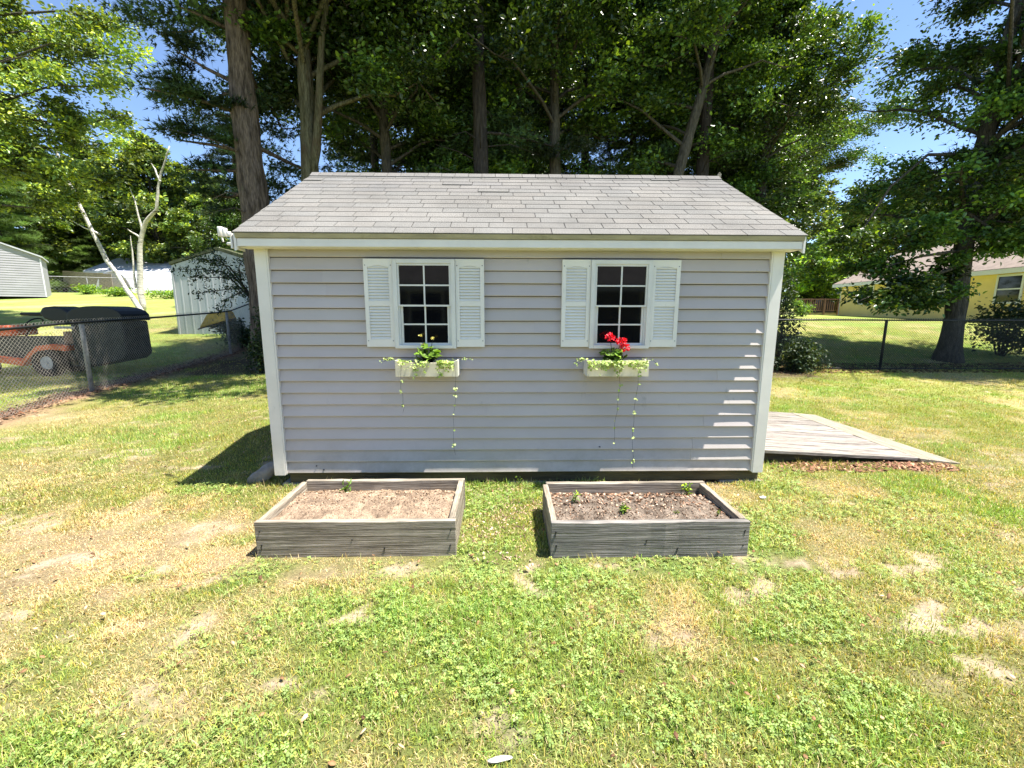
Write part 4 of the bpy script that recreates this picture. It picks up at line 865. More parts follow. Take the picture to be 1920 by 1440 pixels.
# ------------------------------------------------------------------ raised beds
def bed(label, x0, x1, y0, y1, h, fm, seed, fy=None):
    cx, cy = (x0 + x1) / 2, (y0 + y1) / 2; t = thing('raised_bed', label, 'raised bed', (cx, cy, 0), 0, 'raised beds in front of the shed'); th = .042; rr = random.Random(seed)
    def board(P, m, nm='board', n=14, ax='x'):
        (xa, xb, ya, yb, za, zb) = P; mb = MB(); rows = []
        for i in range(n + 1):
            s = i / n
            if ax == 'x':
                x = xa + (xb - xa) * s; j = [rr.gauss(0, .0012) for _ in range(4)]
                rows.append([(x, ya + j[0], za), (x, yb + j[1], za), (x, yb + j[1] * .5, zb + j[2]), (x, ya + j[0], zb + j[3] + .003 * math.sin(s * 7 + seed))])
            else:
                y = ya + (yb - ya) * s; j = [rr.gauss(0, .0012) for _ in range(4)]
                rows.append([(xa + j[0], y, za), (xb + j[1], y, za), (xb + j[1], y, zb + j[2]), (xa + j[0], y, zb + j[3])])
        vs = [(q[0] - cx, q[1] - cy, q[2]) for r in rows for q in r]
        fs = [(i * 4 + k, i * 4 + (k + 1) % 4, (i + 1) * 4 + (k + 1) % 4, (i + 1) * 4 + k) for i in range(n) for k in range(4)] + [(3, 2, 1, 0), (n * 4, n * 4 + 1, n * 4 + 2, n * 4 + 3)]
        mb.add(vs, fs); return mb.build(nm, m, t, bevel=.004)
    b = board((x0, x1, y0, y0 + th, -.04, h), fm)
    board((x0 + .03, x1 - .0, y1 - th, y1, -.04, h + .002), M['bed'])
    board((x0 + .004, x0 + th, y0 + th + .002, y1 - th - .002, -.04, h - .001), M['bed_y'], ax='y'); board((x1 - th - .004, x1 - .006, y0 + th + .002, y1 - th - .002, -.04, h + .001), M['bed_y'], ax='y')
    # soil: lumpy surface, sunk a little along the back board
    n1, n2 = 70, 44; XX, YY = np.meshgrid(np.linspace(x0 + th - .01, x1 - th + .01, n1), np.linspace(y0 + th - .01, y1 - th + .01, n2)); XX = XX.ravel(); YY = YY.ravel()
    Zs = h - .045 + (fbm(XX, YY, 6, seed, 4) - .5) * .04 + (fbm(XX, YY, 40, seed, 2) - .5) * .022 - .035 * sst(y1 - th - .14, y1 - th - .02, YY)
    ii = np.arange(n1 * n2).reshape(n2, n1); Fq = np.stack([ii[:-1, :-1], ii[:-1, 1:], ii[1:, 1:], ii[1:, :-1]], -1).reshape(-1, 4)
    npmesh('soil', np.stack([XX - cx, YY - cy, Zs], 1), Fq, M['soil'] if seed == 1 else M['soil_grey'], t, smooth=True)
    r_ = np.random.RandomState(seed); n = 900; p = np.stack([r_.uniform(x0 + th + .01, x1 - th - .01, n), r_.uniform(y0 + th + .01, y1 - th - .01, n), np.zeros(n)], 1)
    p[:, 2] = h - .045 + (fbm(p[:, 0], p[:, 1], 6, seed, 4) - .5) * .04 - .035 * sst(y1 - th - .14, y1 - th - .02, p[:, 1])
    p[:, 0] -= cx; p[:, 1] -= cy
    o = flakes('mulch', p, (.002, .009) if seed == 1 else (.003, .014), [(1.0, .9, .75), (.6, .5, .4), (1.35, 1.3, 1.15), (.35, .28, .22)] if seed == 1 else [(.8, .6, .5), (.35, .27, .22), (1.4, 1.3, 1.2), (.22, .16, .12)], seed, '', '', lift=.006, thick=.4); o.parent = t; o['kind'] = 'stuff'
    for (x, z) in ((x0 + .03, h - .06), (x1 - .03, h - .06), (x1 - .035, h - .16), (x0 + .035, h - .15), (x0 + (x1 - x0) * .48, h - .12), (x0 + (x1 - x0) * .64, h - .175)):
        mb = MB(); mb.tube([(x - cx, y0 - .003 - cy, z), (x - cx, y0 + .01 - cy, z)], .0045, 8)
        if rr.random() < .7: mb.prism([(x - cx - .003, z), (x - cx + .003, z), (x - cx - .004, z - .04)], y0 - .0015 - cy, y0 + .002 - cy, 'y')
        mb.build('nail', M['dark'], t)
    return b
bed('brownish raised bed with bare tan soil on the left, its end board sunlit', -1.695, -.46, -1.13, -.44, .235, M['bed'], 1)
bed('greyer raised bed with rough-sawn front board and dark mulch on the right', .13, 1.37, -1.17, -.52, .235, M['bed_grey'], 2)

def plantlet(name, label, loc, h, n, ls, m, seed, group=None, cat='weed', up=.2):
    t = thing(name, label, cat, loc, 0, group); rr = random.Random(seed); mb = MB(); P = []; D = []
    for i in range(max(1, n // 8)):
        a = rr.uniform(0, 6.28); tip = Vector((math.cos(a) * h * .25, math.sin(a) * h * .25, h * rr.uniform(.7, 1))); mb.tube([(0, 0, -.01), tip * .5 + Vector((0, 0, .01)), tip], [.002, .0017, .001], 4, cap=False)
        for k in range(8):
            P.append(tuple(tip * ((k + 1.5) / 9))); b = k * 2.4; D.append((math.cos(b), math.sin(b), .35))
    mb.build('stems', M['weed'], t); V, T, c_ = leaves(np.array(P), ls, np.random.RandomState(seed), up=up, asp=.3, dirs=np.array(D) * 1.5, yel_sparkle=.3); npmesh('leaves', V, T, M['weed'], t, col=c_)
SG = 'seedlings in the raised beds'
plantlet('seedling', 'spiky green seedling at the back of the left raised bed', (-1.33, -.56, .15), .10, 24, .045, M['weed'], 1, SG, 'seedling')
plantlet('seedling', 'upright seedling near the left end of the right raised bed', (.33, -.80, .17), .12, 24, .032, M['weed'], 2, SG, 'seedling')
plantlet('seedling', 'broad bushy seedling in the middle of the right raised bed', (.64, -.95, .18), .07, 48, .035, M['weed'], 3, SG, 'seedling')
plantlet('seedling', 'green seedling in the back right corner of the right raised bed', (1.21, -.62, .16), .11, 24, .045, M['weed'], 4, SG, 'seedling')
plantlet('seedling', 'tiny seedling at the right end of the right raised bed', (1.25, -1.0, .18), .05, 16, .02, M['weed'], 5, SG, 'seedling')
plantlet('seedling', 'sparse creeping seedling right of centre in the right raised bed', (.98, -.98, .18), .04, 24, .02, M['weed'], 6, SG, 'seedling')
for i, (x, y, h, lab) in enumerate([(-.02, -.06, .11, 'small weed growing against the shed base between the two beds'), (-.40, -.10, .07, 'low weed by the rear right corner of the left bed'), (.10, -.12, .06, 'low weed in front of the foundation block')]):
    plantlet('weed', lab, (x, y, 0), h, 32, .022, M['weed'], 11 + i, 'weeds along the shed base', 'weed')

# ------------------------------------------------------------------ flower boxes and plants
def flower_box(label, cx, scallop):
    t = thing('flower_box', label, 'flower box', (cx, -.025, .995), 0, 'flower boxes under the shed windows'); w2 = .25; d = .165; h = .135; th = .012
    mb = MB(); n = 20; prof = []
    for i in range(n + 1):
        s = i / n; x = -w2 + 2 * w2 * s; e = min(s, 1 - s) * 2 * w2
        z = h - (.022 * math.sin(min(1, e / .10) * math.pi / 2) if scallop else .006 * math.sin(min(1, e / .05) * math.pi / 2)); prof.append((x, z))
    mb.prism([(-w2, .0)] + [(w2, .0)] + prof[::-1], -d, -d + th, 'y'); mb.build('front_panel', M['box'], t, bevel=.002)
    for s in (-1, 1):
        mb = MB(); a, b = sorted((s * (w2 - th), s * w2)); mb.box(a, b, -d + th, 0, 0, h - .004); mb.build('side_panel', M['white'], t, bevel=.002)
    mb = MB(); mb.box(-w2 + th, w2 - th, -th - .001, -.001, 0, h - .01); mb.build('back_panel', M['box'], t)
    mb = MB(); mb.box(-w2 + th, w2 - th, -d + th, -th - .001, .0, .012); mb.build('bottom', M['box'], t)
    mb = MB(); mb.box(-w2 + th + .001, w2 - th - .001, -d + th + .001, -th - .002, .013, h - .03); mb.build('soil', M['soil'], t)
flower_box('cream flower box with scalloped front under the left shed window', -.775, True)
flower_box('cream flower box with dark specks and red geranium under the right shed window', .767, False)
def geranium(label, cx, red):
    base = Vector((cx, -.11, 1.095)); t = thing('geranium', label, 'plant', tuple(base), 0, 'geraniums in the flower boxes'); rr = random.Random(int(cx * 100) + 500); mb = MB(); P = []
    r_ = np.random.RandomState(int(cx * 100) + 300)
    for i in range(46):
        a = rr.uniform(0, 6.28); l_ = rr.uniform(.02, .115); h = rr.uniform(.015, .135) * (1.15 - l_ * 4); p = Vector((math.cos(a) * l_, math.sin(a) * l_ * .8, h)); mb.tube([(p.x * .1, p.y * .1, -.01), (p.x * .6, p.y * .6, h * .6), p], [.003, .002, .0015], 5, cap=False); P.append(p)
    stems = [(-.035, -.01, .21), (.055, -.015, .175), (.085, -.02, .125)] if red else [(-.05, 0, .225), (.045, 0, .20), (-.045, .01, .15)]
    for s in stems: mb.tube([(0, 0, 0), (s[0] * .6, s[1] * .6, s[2] * .6), s], [.003, .0025, .002], 6, cap=False)
    mb.build('stems', M['weed'], t)
    # rounded leaves: small fans
    V = []; T = []; C = []
    for p in P:
        R_ = rr.uniform(.020, .034); N = Vector((rr.gauss(0, .5), rr.gauss(-.25, .4), 1)).normalized(); u = N.orthogonal().normalized(); v = N.cross(u); b = len(V); V.append(tuple(p)); col = rr.uniform(.6, 1.5); n = 11
        for k in range(n + 1):
            a = .35 + (6.28 - .7) * k / n; r = R_ * (1 + .10 * math.sin(k * 2.9)); V.append(tuple(p + (u * math.cos(a) + v * math.sin(a)) * r + N * (.22 * r + .10 * r * math.sin(k * 1.9))))
        T += [(b, b + 1 + k, b + 2 + k) for k in range(n)]; C += [(col, col, col * (.8 if red else .7))] * (n + 2)
    npmesh('leaves', np.array(V), np.array(T), M['weed'], t, col=np.array(C))
    for s in stems:
        if red:
            n = 95; q = unit(r_.normal(0, 1, (n, 3))) * np.array([.036, .034, .026]) * r_.uniform(.6, 1, (n, 1)) + np.array(s) + np.array([0, 0, .008]); dirs = unit(q - np.array(s))
            V_, T_, c_ = leaves(q, .019, r_, up=.2, asp=.9, dirs=dirs * 2, yel_sparkle=.2, tint=(.7, 1.5), yc=(1.25, 3.0, 2.0)); npmesh('flower_head', V_, T_, M['red'], t, col=c_)
        else:
            n = 18; q = r_.normal(0, .006, (n, 3)) + np.array(s); V_, T_, c_ = leaves(q, .012, r_, asp=.6, tint=(1.3, 2.2), yc=(1.6, 1.1, 1)); npmesh('flower_bud', V_, T_, M['vine'], t, col=c_ * np.array([1.0, .8, .75]))
geranium('leafy geranium with two spent stalks and no red bloom in the left flower box', -.775, False)
geranium('geranium with three bright red flower heads in the right flower box', .745, True)
def vine(label, cx, strands, seed, creep):
    XT = lambda x: (x + .169) * .945 - .169; ZT = lambda z: 1.519 - (1.519 - z) * .945
    strands = [(XT(x), ZT(a), ZT(b), n) for x, a, b, n in strands]; creep = [(XT(a), XT(b), int(n * 1.9)) for a, b, n in creep]; cx = XT(cx)
    """variegated trailing vine: a mat spilling over the box and hanging strands of small leaves"""
    base = Vector((cx, -.155, 1.112)); t = thing('trailing_vine', label, 'plant', tuple(base), 0, 'trailing vines in the flower boxes'); rr = random.Random(seed); mb = MB(); P = []; D = []; S_ = []
    for (xa, xb, n) in creep:
        for i in range(n):
            x = rr.uniform(xa, xb) - cx; drop = abs(rr.gauss(0, .035)); y = -.05 - rr.uniform(0, .035); P.append((x, y + .01 * rr.random(), .018 - drop)); D.append((rr.uniform(-1, 1), -.6, -.5)); S_.append(rr.uniform(.6, 1.1))
        m_ = [( (xa + (xb - xa) * k / 5) - cx, -.05 - .012 * rr.random(), .012 - .02 * rr.random()) for k in range(6)]; mb.tube(m_, .0016, 4, cap=False)
    for (x, z0, z1, n) in strands:
        pts = []; k = 8
        for i in range(k + 1):
            s = i / k; pts.append(Vector((x - cx + .011 * math.sin(s * 5 + x * 9) + .005 * math.sin(s * 17 + x * 40) - .008 * s, -.052 - .006 * s, z0 + (z1 - z0) * s - base.z)))
        mb.tube([Vector((x - cx, -.03, .015))] + pts, .0011, 4, cap=False)
        for i in range(n):
            s = min(.999, (i + .95 * rr.random()) / n); j = min(k - 1, int(s * k)); p = pts[j].lerp(pts[j + 1], s * k - j)
            for q in range(rr.choice((1, 2, 3, 4))): P.append(tuple(p + Vector((rr.uniform(-1, 1) * .009, -.002, rr.uniform(-.009, .009))))); D.append((rr.choice((-1, 1)) * 1.0, -.3, -.8)); S_.append(rr.uniform(.75, 1.35) * (1 - .35 * s))
    for i in range(5):  # side shoots
        sx = rr.choice((-1, 1)); x0 = sx * .235; pts = [Vector((x0 * .8, -.02, .01)), Vector((x0 + sx * .04, -.03, .025)), Vector((x0 + sx * rr.uniform(.08, .16), -.04, rr.uniform(-.03, .03)))]; mb.tube(pts, .0014, 4, cap=False)
        for k in range(12): p = pts[1].lerp(pts[2], rr.random()) if k > 3 else pts[0].lerp(pts[1], rr.random()); P.append(tuple(p + Vector((0, 0, rr.uniform(-.01, .01))))); D.append((rr.uniform(-1, 1), -.3, .4)); S_.append(.6)
    mb.build('stems', M['weed'], t); r_ = np.random.RandomState(seed); P = np.array(P); n = len(P)
    N = unit(r_.normal(0, .5, (n, 3)) + np.array([.15, -.8, .75])); a = np.array(D) + r_.normal(0, .4, (n, 3)); u = unit(a - N * (a * N).sum(1, keepdims=True)); v = np.cross(N, u); L = (.020 * np.array(S_))[:, None]
    V = np.stack([P + u * L * s + v * L * w_ + N * L * hh for s, w_, hh in ((0, 0, 0), (.1, .5, .1), (.5, .48, .1), (1, 0, 0), (.5, -.48, .1), (.1, -.5, .1))], 1).reshape(-1, 3)
    T = (np.arange(n)[:, None, None] * 6 + np.array([[0, 1, 2, 3], [0, 3, 4, 5]])[None]).reshape(-1, 4); c_ = r_.uniform(.65, 1.25, (n, 1)) * np.ones((1, 3)); k = r_.rand(n) < .3; c_[k] *= np.array([.75, .9, .5])
    npmesh('leaves', V, T, M['vine'], t, col=np.repeat(c_, 6, 0))
vine('pale trailing vine spilling over the left flower box with two hanging strands', -.805, [(-1.015, .98, .66, 4), (-.575, .95, .28, 7), (-.90, 1.05, .955, 5), (-.70, 1.0, .955, 5)], 5, [(-1.04, -.93, 14), (-.90, -.78, 24), (-.72, -.58, 75)])
vine('dense cream-green trailing vine over the right flower box with two long hanging strands', .815, [(.825, .97, .37, 7), (.985, 1.0, .15, 12), (.83, 1.05, .97, 6)], 6, [(.56, .74, 55), (.66, .84, 80), (.84, .92, 26), (.92, 1.06, 60)])

# ------------------------------------------------------------------ ramp
ramp = thing('wooden_ramp', 'weathered grey wooden ramp leading up to the right side of the shed', 'ramp', (2.16, 1.45, 0)); O = (2.16, 1.45)
def rz_(x): return .165 - (x - 2.15) * .058
mb = MB(); y = .47; rr = random.Random(5); 
while y < 2.44:
    wd = .138; y1 = min(y + wd, 2.46); tt = rr.uniform(.82, 1.15); mb.cur = (tt, tt * rr.uniform(.97, 1.0), tt * rr.uniform(.95, 1.0)); xe = 4.05 + rr.uniform(-.008, .008); k = rr.uniform(-.002, .002)
    n = 8; vs = []
    for i in range(n + 1):
        x = 2.16 + (xe - 2.16) * i / n; z = rz_(x) + k + .0015 * math.sin(x * 6 + y * 20); vs += [(x - O[0], y + .003 - O[1], z - .032), (x - O[0], y1 - .003 - O[1], z - .032), (x - O[0], y1 - .003 - O[1], z - .001), (x - O[0], y + .003 - O[1], z)]
    mb.add(vs, [(i * 4 + q, i * 4 + (q + 1) % 4, (i + 1) * 4 + (q + 1) % 4, (i + 1) * 4 + q) for i in range(n) for q in range(4)] + [(3, 2, 1, 0), (n * 4, n * 4 + 1, n * 4 + 2, n * 4 + 3)]); y = y1
mb.build('planks', M['plank'], ramp, bevel=.003, col=True)
mb = MB(); mb.hexa([(4.054 - O[0], .45 - O[1], .0), (4.46 - O[0], .43 - O[1], -.01), (4.46 - O[0], 2.50 - O[1], -.01), (4.054 - O[0], 2.46 - O[1], 0), (4.054 - O[0], .45 - O[1], rz_(4.05) + .002), (4.46 - O[0], .43 - O[1], .012), (4.46 - O[0], 2.50 - O[1], .012), (4.054 - O[0], 2.46 - O[1], rz_(4.05) + .002)])
mb.build('lip_board', M['lip'], ramp, bevel=.003)
for yy in (.60, 1.45, 2.36):
    mb = MB(); mb.hexa([(2.18 - O[0], yy - O[1], 0), (3.9 - O[0], yy - O[1], -.02), (3.9 - O[0], yy + .04 - O[1], -.02), (2.18 - O[0], yy + .04 - O[1], 0), (2.18 - O[0], yy - O[1], rz_(2.18) - .034), (3.9 - O[0], yy - O[1], rz_(3.9) - .034), (3.9 - O[0], yy + .04 - O[1], rz_(3.9) - .034), (2.18 - O[0], yy + .04 - O[1], rz_(2.18) - .034)]); mb.build('stringer', M['skid'], ramp)

# rock / piece of broken wood at the left foot of the shed, white scraps on the lawn
def lump(name, label, cat, loc, dims, seed, m):
    r_ = np.random.RandomState(seed); n1, n2 = 14, 9; V = []
    for i in range(n2 + 1):
        for j in range(n1):
            th = math.pi * i / n2; ph = 2 * math.pi * j / n1; p = np.array([math.sin(th) * math.cos(ph), math.sin(th) * math.sin(ph), math.cos(th)]); k = 1 + .28 * (float(vn(p[0] * 1.7 + p[2], p[1] * 1.7 - p[2], 1.3, seed)) - .5) * 2
            V.append(p * np.array(dims) * k)
    V = np.array(V); idx = np.arange((n2 + 1) * n1).reshape(n2 + 1, n1); T = np.stack([idx[:-1], np.roll(idx[:-1], -1, 1), np.roll(idx[1:], -1, 1), idx[1:]], -1).reshape(-1, 4)
    o = npmesh(name, V, T, m); o.location = loc; return tag(o, label, cat)
o = lump('rock', 'grey broken rock lying in shade at the left foot of the shed', 'rock', (-2.31, .10, .06), (.15, .05, .07), 13, M['rock']); o.rotation_euler = (0, -.55, .5)
o = lump('stick', 'short bleached stick lying on the grass at the bottom of the picture', 'stick', (-.18, -2.40, .016), (.047, .010, .007), 21, M['bird']); o.rotation_euler = (0, 0, .12)
o = lump('paper_scrap', 'small white scrap on the lawn right of the right raised bed', 'scrap', (1.96, -.35, .02), (.03, .018, .01), 8, M['bird'])

# ------------------------------------------------------------------ garden tractor with black grass bagger
def tractor():
    T0 = 9.25; z0 = G(-9, 5.6)
    def q(px, py, t=T0): return at(px, py, t)
    base = (float(q(100, 700)[0]), float(q(100, 700)[1]), z0); t = thing('garden_tractor', 'orange garden tractor with a large black grass bagger behind the left fence', 'tractor', base)
    B = np.array(base); yb = B[1]
    def fin(mb, name, m, parent=t, **k): mb.v = [tuple(np.array(v) - B) for v in mb.v]; return mb.build(name, m, parent, **k)
    xr = float(at(283, 640, T0 + .62)[0]); xl = float(q(140, 640)[0]); zt = float(q(200, 578)[2]); zb = z0 + .42; y0, y1 = yb - .05, yb + .62
    # bagger: hopper with a domed lid
    mb = MB(); n = 12; prof = [(xl, zb + .05), (xl + .02, zt - .25)]
    mb.prism([(xl + .05, zb - .28), (xl, zb), (xl, zt - .26), (xr, zt - .26), (xr + .02, zb - .0), (xr - .10, zb - .1)], y0, y1, 'y'); bag = fin(mb, 'grass_bagger', M['black'], bevel=.04)
    mb = MB(); lid = [(xl - .02, zt - .255)] + [(xl - .02 + (xr - xl + .06) * (0.5 - 0.5 * math.cos(math.pi * i / n)), zt - .255 + .30 * math.sin(math.pi * i / n) ** .6) for i in range(1, n)] + [(xr + .04, zt - .255)]
    mb.prism(lid, y0 - .03, y1 + .03, 'y'); fin(mb, 'lid', M['black'], bag, bevel=.015)
    mb = MB(); mb.tube([(xr + .02, y0 + .3, zt - .42), (xr + .20, y0 + .3, zt - .40)], .02, 8); fin(mb, 'handle', M['black'], bag)
    # brown chute and strap between bagger and body
    mb = MB(); mb.box(xl - .22, xl - .01, y0 + .05, y0 + .35, zb + .25, zt - .48); fin(mb, 'chute', M['deckwood'], bevel=.02)
    mb = MB(); mb.box(xl - .30, xl + .1, y0 - .02, y0 + .02, zt - .42, zt - .37); fin(mb, 'hitch_bar', M['post'])
    # seat
    sx = float(q(95, 585)[0]); sz = float(q(95, 574)[2]); mb = MB(); n = 12
    prof = [(sx + .42, sz - .34), (sx + .40, sz - .16), (sx + .18, sz - .03), (sx, sz), (sx - .22, sz - .02), (sx - .30, sz - .14), (sx - .22, sz - .26), (sx + .05, sz - .36)]
    mb.prism(prof, y0 + .1, y0 + .62, 'y'); seat = fin(mb, 'seat', M['black'], bevel=.04)
    mb = MB(); mb.tube([(sx - .30, y0 + .2, sz - .17), (sx - .75, y0 + .2, sz - .16)], .035, 8); fin(mb, 'armrest', M['black'], seat)
    # orange fender: swept strip
    pts = [q(0, 668), q(30, 672), q(55, 676), q(68, 660), q(82, 648), q(105, 645), q(132, 648)]; mb = MB(); prof = []
    up = [(p[0], p[2]) for p in pts]; dn = [(p[0], p[2] - .10) for p in pts][::-1]
    for i in range(len(pts) - 1):
        a, b = pts[i], pts[i + 1]; mb.hexa([(a[0], y0 - .1, a[2] - .10), (b[0], y0 - .1, b[2] - .10), (b[0], y0 + .28, b[2] - .10), (a[0], y0 + .28, a[2] - .10), (a[0], y0 - .1, a[2]), (b[0], y0 - .1, b[2]), (b[0], y0 + .28, b[2]), (a[0], y0 + .28, a[2])])
    fin(mb, 'fender', M['orange'])
    # hood and body further left
    h0 = q(18, 610); mb = MB(); mb.prism([(h0[0], h0[2] - .12), (h0[0] - .05, h0[2]), (h0[0] - 1.0, h0[2] - .02), (h0[0] - 1.25, h0[2] - .12), (h0[0] - 1.3, h0[2] - .24), (h0[0], h0[2] - .22)], y0 + .05, y0 + .6, 'y')
    hood = fin(mb, 'hood', M['orange'], bevel=.03)
    mb = MB(); mb.box(h0[0] - 1.2, xl - .1, y0 + .12, y0 + .5, z0 + .28, h0[2] - .24); fin(mb, 'chassis', M['dark'], bevel=.02)
    mb = MB(); sc_ = np.array([h0[0] + .22, y0 + .32, h0[2] + .02]); ring = [(sc_[0] + .10 * math.cos(a), sc_[1] + .17 * math.cos(a + 1.57), sc_[2] + .12 * math.cos(a) * 1.0) for a in np.linspace(0, 6.283, 17)]; mb.tube(ring, .014, 6); mb.tube([tuple(sc_), (sc_[0] - .25, sc_[1], sc_[2] - .3)], .018, 6); fin(mb, 'steering_wheel', M['black'])
    def wheel(px, y, r, w_):
        c_ = q(px, 680); cx, cz = c_[0], z0 + r - .02; mb = MB(); n = 28; vs = []; prof = [(r * .55, -w_ / 2), (r * .9, -w_ / 2), (r, -w_ * .3), (r, w_ * .3), (r * .9, w_ / 2), (r * .55, w_ / 2)]; k = len(prof)
        for i in range(n):
            a = 2 * math.pi * i / n
            for (rad, yy) in prof: vs.append((cx + rad * math.cos(a), y + yy, cz + rad * math.sin(a)))
        mb.add(vs, [(i * k + j, i * k + (j + 1) % k, ((i + 1) % n) * k + (j + 1) % k, ((i + 1) % n) * k + j) for i in range(n) for j in range(k)]); wh = fin(mb, 'wheel', M['rubber'], smooth=True)
        mb = MB(); mb.tube([(cx, y - w_ * .32, cz), (cx, y - w_ * .30, cz), (cx, y + w_ * .3, cz)], [r * .40, r * .46, r * .46], 24); mb.tube([(cx, y - w_ * .42, cz), (cx, y - w_ * .3, cz)], [r * .12, r * .16], 12); fin(mb, 'rim', M['rim'], wh)
    wheel(97, y0 + .02, .30, .22); wheel(97, y0 + .62, .30, .22); wheel(-22, y0 + .05, .2, .15)
tractor()
# yellow tipped wheelbarrow in front of the grey metal shed
def barrow():
    b = at(415, 625, 13.2); base = (b[0], b[1], G(b[0], b[1])); t = thing('wheelbarrow', 'yellow upturned wheelbarrow leaning beside the grey metal shed', 'wheelbarrow', base); mb = MB()
    z = float(at(400, 588, 13.2)[2]) - base[2]; mb.hexa([(-.45, -.3, z - .42), (.35, -.3, z - .2), (.35, .3, z - .2), (-.45, .3, z - .42), (-.25, -.2, z - .02), (.3, -.2, z + .08), (.3, .2, z + .08), (-.25, .2, z - .02)]); mb.build('tray', M['yellowplastic'], t, bevel=.04)
    for s in (-1, 1): mb = MB(); mb.tube([(-.5, s * .25, z - .45), (.5, s * .2, z - .15), (.6, s * .2, -.02)], .02, 8); mb.build('handle', M['deckwood'], t)
barrow()

# ------------------------------------------------------------------ neighbouring buildings
def gable_house(name, label, cat, P, rz, W, D, hw, hr, wall, roofm, lap=None, ovh=.25, windows=(), found=.0, gable_front=False, vert=False, trim=M['farwhite'], ridge_x=True):
    """box with a gable roof; local x runs along the front wall; front wall at y=0 looking to -y"""
    t = thing(name, label, cat, P, rz); mb = MB(); mb.box(0, W, 0, D, found, hw)
    if not ridge_x: mb.prism([(0, hw), (W, hw), (W / 2, hr)], 0, D, 'y')
    else: mb.prism([(0, hw), (D, hw), (D / 2, hr)], 0, W, 'x')
    if lap:
        z = found
        while z < hw - lap * .5:
            mb.prism([(-.0, z), (-.022, z), (-.004, z + lap), (0, z + lap)], 0, W); z += lap
        if not ridge_x:
            while z < hr - lap:
                k = (hr - z - lap) / (hr - hw) * W / 2; mb.prism([(-.0, z), (-.022, z), (-.004, z + lap), (0, z + lap)], W / 2 - k, W / 2 + k); z += lap
    if vert:
        x = .2
        while x < W - .1:
            top = hw if ridge_x else hw + (hr - hw) * (1 - abs(x - W / 2) / (W / 2)) - .05
            mb.prism([(x, -.0), (x + .01, -.007), (x + .05, -.007), (x + .06, -.0)], found, top, 'z'); x += .26
    mb.build('wall', wall, t)
    mb = MB(); th = .09
    if ridge_x:
        s = (hr - hw) / (D / 2); e = ovh
        for (ya, yb) in ((-e, D / 2), (D + e, D / 2)):
            mb.hexa([(-e, ya, hw - e * s + .02), (W + e, ya, hw - e * s + .02), (W + e, yb, hr + .02), (-e, yb, hr + .02), (-e, ya, hw - e * s + .02 + th), (W + e, ya, hw - e * s + .02 + th), (W + e, yb, hr + .02 + th), (-e, yb, hr + .02 + th)])
    else:
        s = (hr - hw) / (W / 2); e = ovh
        for (xa, xb) in ((-e, W / 2), (W + e, W / 2)):
            mb.hexa([(xa, -e, hw - e * s + .02), (xb, -e, hr + .02), (xb, D + e, hr + .02), (xa, D + e, hw - e * s + .02), (xa, -e, hw - e * s + .02 + th), (xb, -e, hr + .02 + th), (xb, D + e, hr + .02 + th), (xa, D + e, hw - e * s + .02 + th)])
    mb.build('roof', roofm, t)
    if ridge_x:
        mb = MB(); mb.box(-ovh, W + ovh, -ovh - .03, -ovh - .003, hw - ovh * s - .13, hw - ovh * s + .08); mb.build('fascia', trim, t)
        mb = MB(); mb.box(-ovh, W + ovh, -ovh, -.024, hw - ovh * s - .10, hw - ovh * s - .07); mb.build('soffit', trim, t)
    if found: mb = MB(); mb.box(-.0, W, .0 + .03, D, -.6, found - .001); mb.build('foundation', M['found'], t)
    for (xa, xb, za, zb) in windows:
        mb = MB(); f = .09; mb.box(xa - f, xa, -.06, -.0, za - f, zb + f); mb.box(xb, xb + f, -.06, 0, za - f, zb + f); mb.box(xa, xb, -.06, 0, zb, zb + f); mb.box(xa, xb, -.06, 0, za - f, za); mb.box(xa, xb, -.05, -.024, (za + zb) / 2 - .03, (za + zb) / 2 + .03); wn = mb.build('window', trim, t)
        mb = MB(); mb.box(xa, xb, -.034, -.026, za, (za + zb) / 2 - .031); mb.box(xa, xb, -.034, -.026, (za + zb) / 2 + .031, zb); mb.build('glass', M['glass'], wn)
    for x in (0, W): mb = MB(); mb.box(x - .03, x + .03, -.028, .05, found, hw - .1); mb.build('corner_trim', trim, t)
    return t
# yellow house on the right: its long wall recedes to the left
pL = at(1572, 592, 31.5); pR = at(1975, 612, 17.6); dx, dy = pR[0] - pL[0], pR[1] - pL[1]; L_ = math.hypot(dx, dy); rz = math.atan2(dy, dx); zb = (pL[2] + pR[2]) / 2 - .25
def wx(px):
    v = at(px, 560, 10.0) - CAM; A_ = np.array([[v[0], -dx / L_], [v[1], -dy / L_]]); return float(np.linalg.solve(A_, np.array([pL[0] - CAM[0], pL[1] - CAM[1]]))[1])
gable_house('yellow_house', 'long yellow sided house with a brown roof beyond the right lawn', 'house', (float(pL[0]), float(pL[1]), float(zb)), rz, L_ + 3, 7.5, 2.75, 4.7, M['yellow'], M['brownroof'], lap=.115, ovh=.4, found=.28,
            windows=[(wx(1611), wx(1636), 1.25, 2.3), (wx(1677), wx(1699), 1.25, 2.3), (wx(1750), wx(1770), 1.25, 2.3), (wx(1868), wx(1912), 1.15, 2.3)])
gable_house('beige_house', 'beige house opposite the shed, mirrored faintly in its window panes', 'house', (9.5, -13.5, 0), math.pi, 19, 8, 2.6, 4.6, M['found'], M['found'], ovh=.4, trim=M['farwhite'], windows=[(3, 4.2, 1.0, 2.2), (8, 9.6, .9, 2.2), (12, 13.2, 1.0, 2.2)])
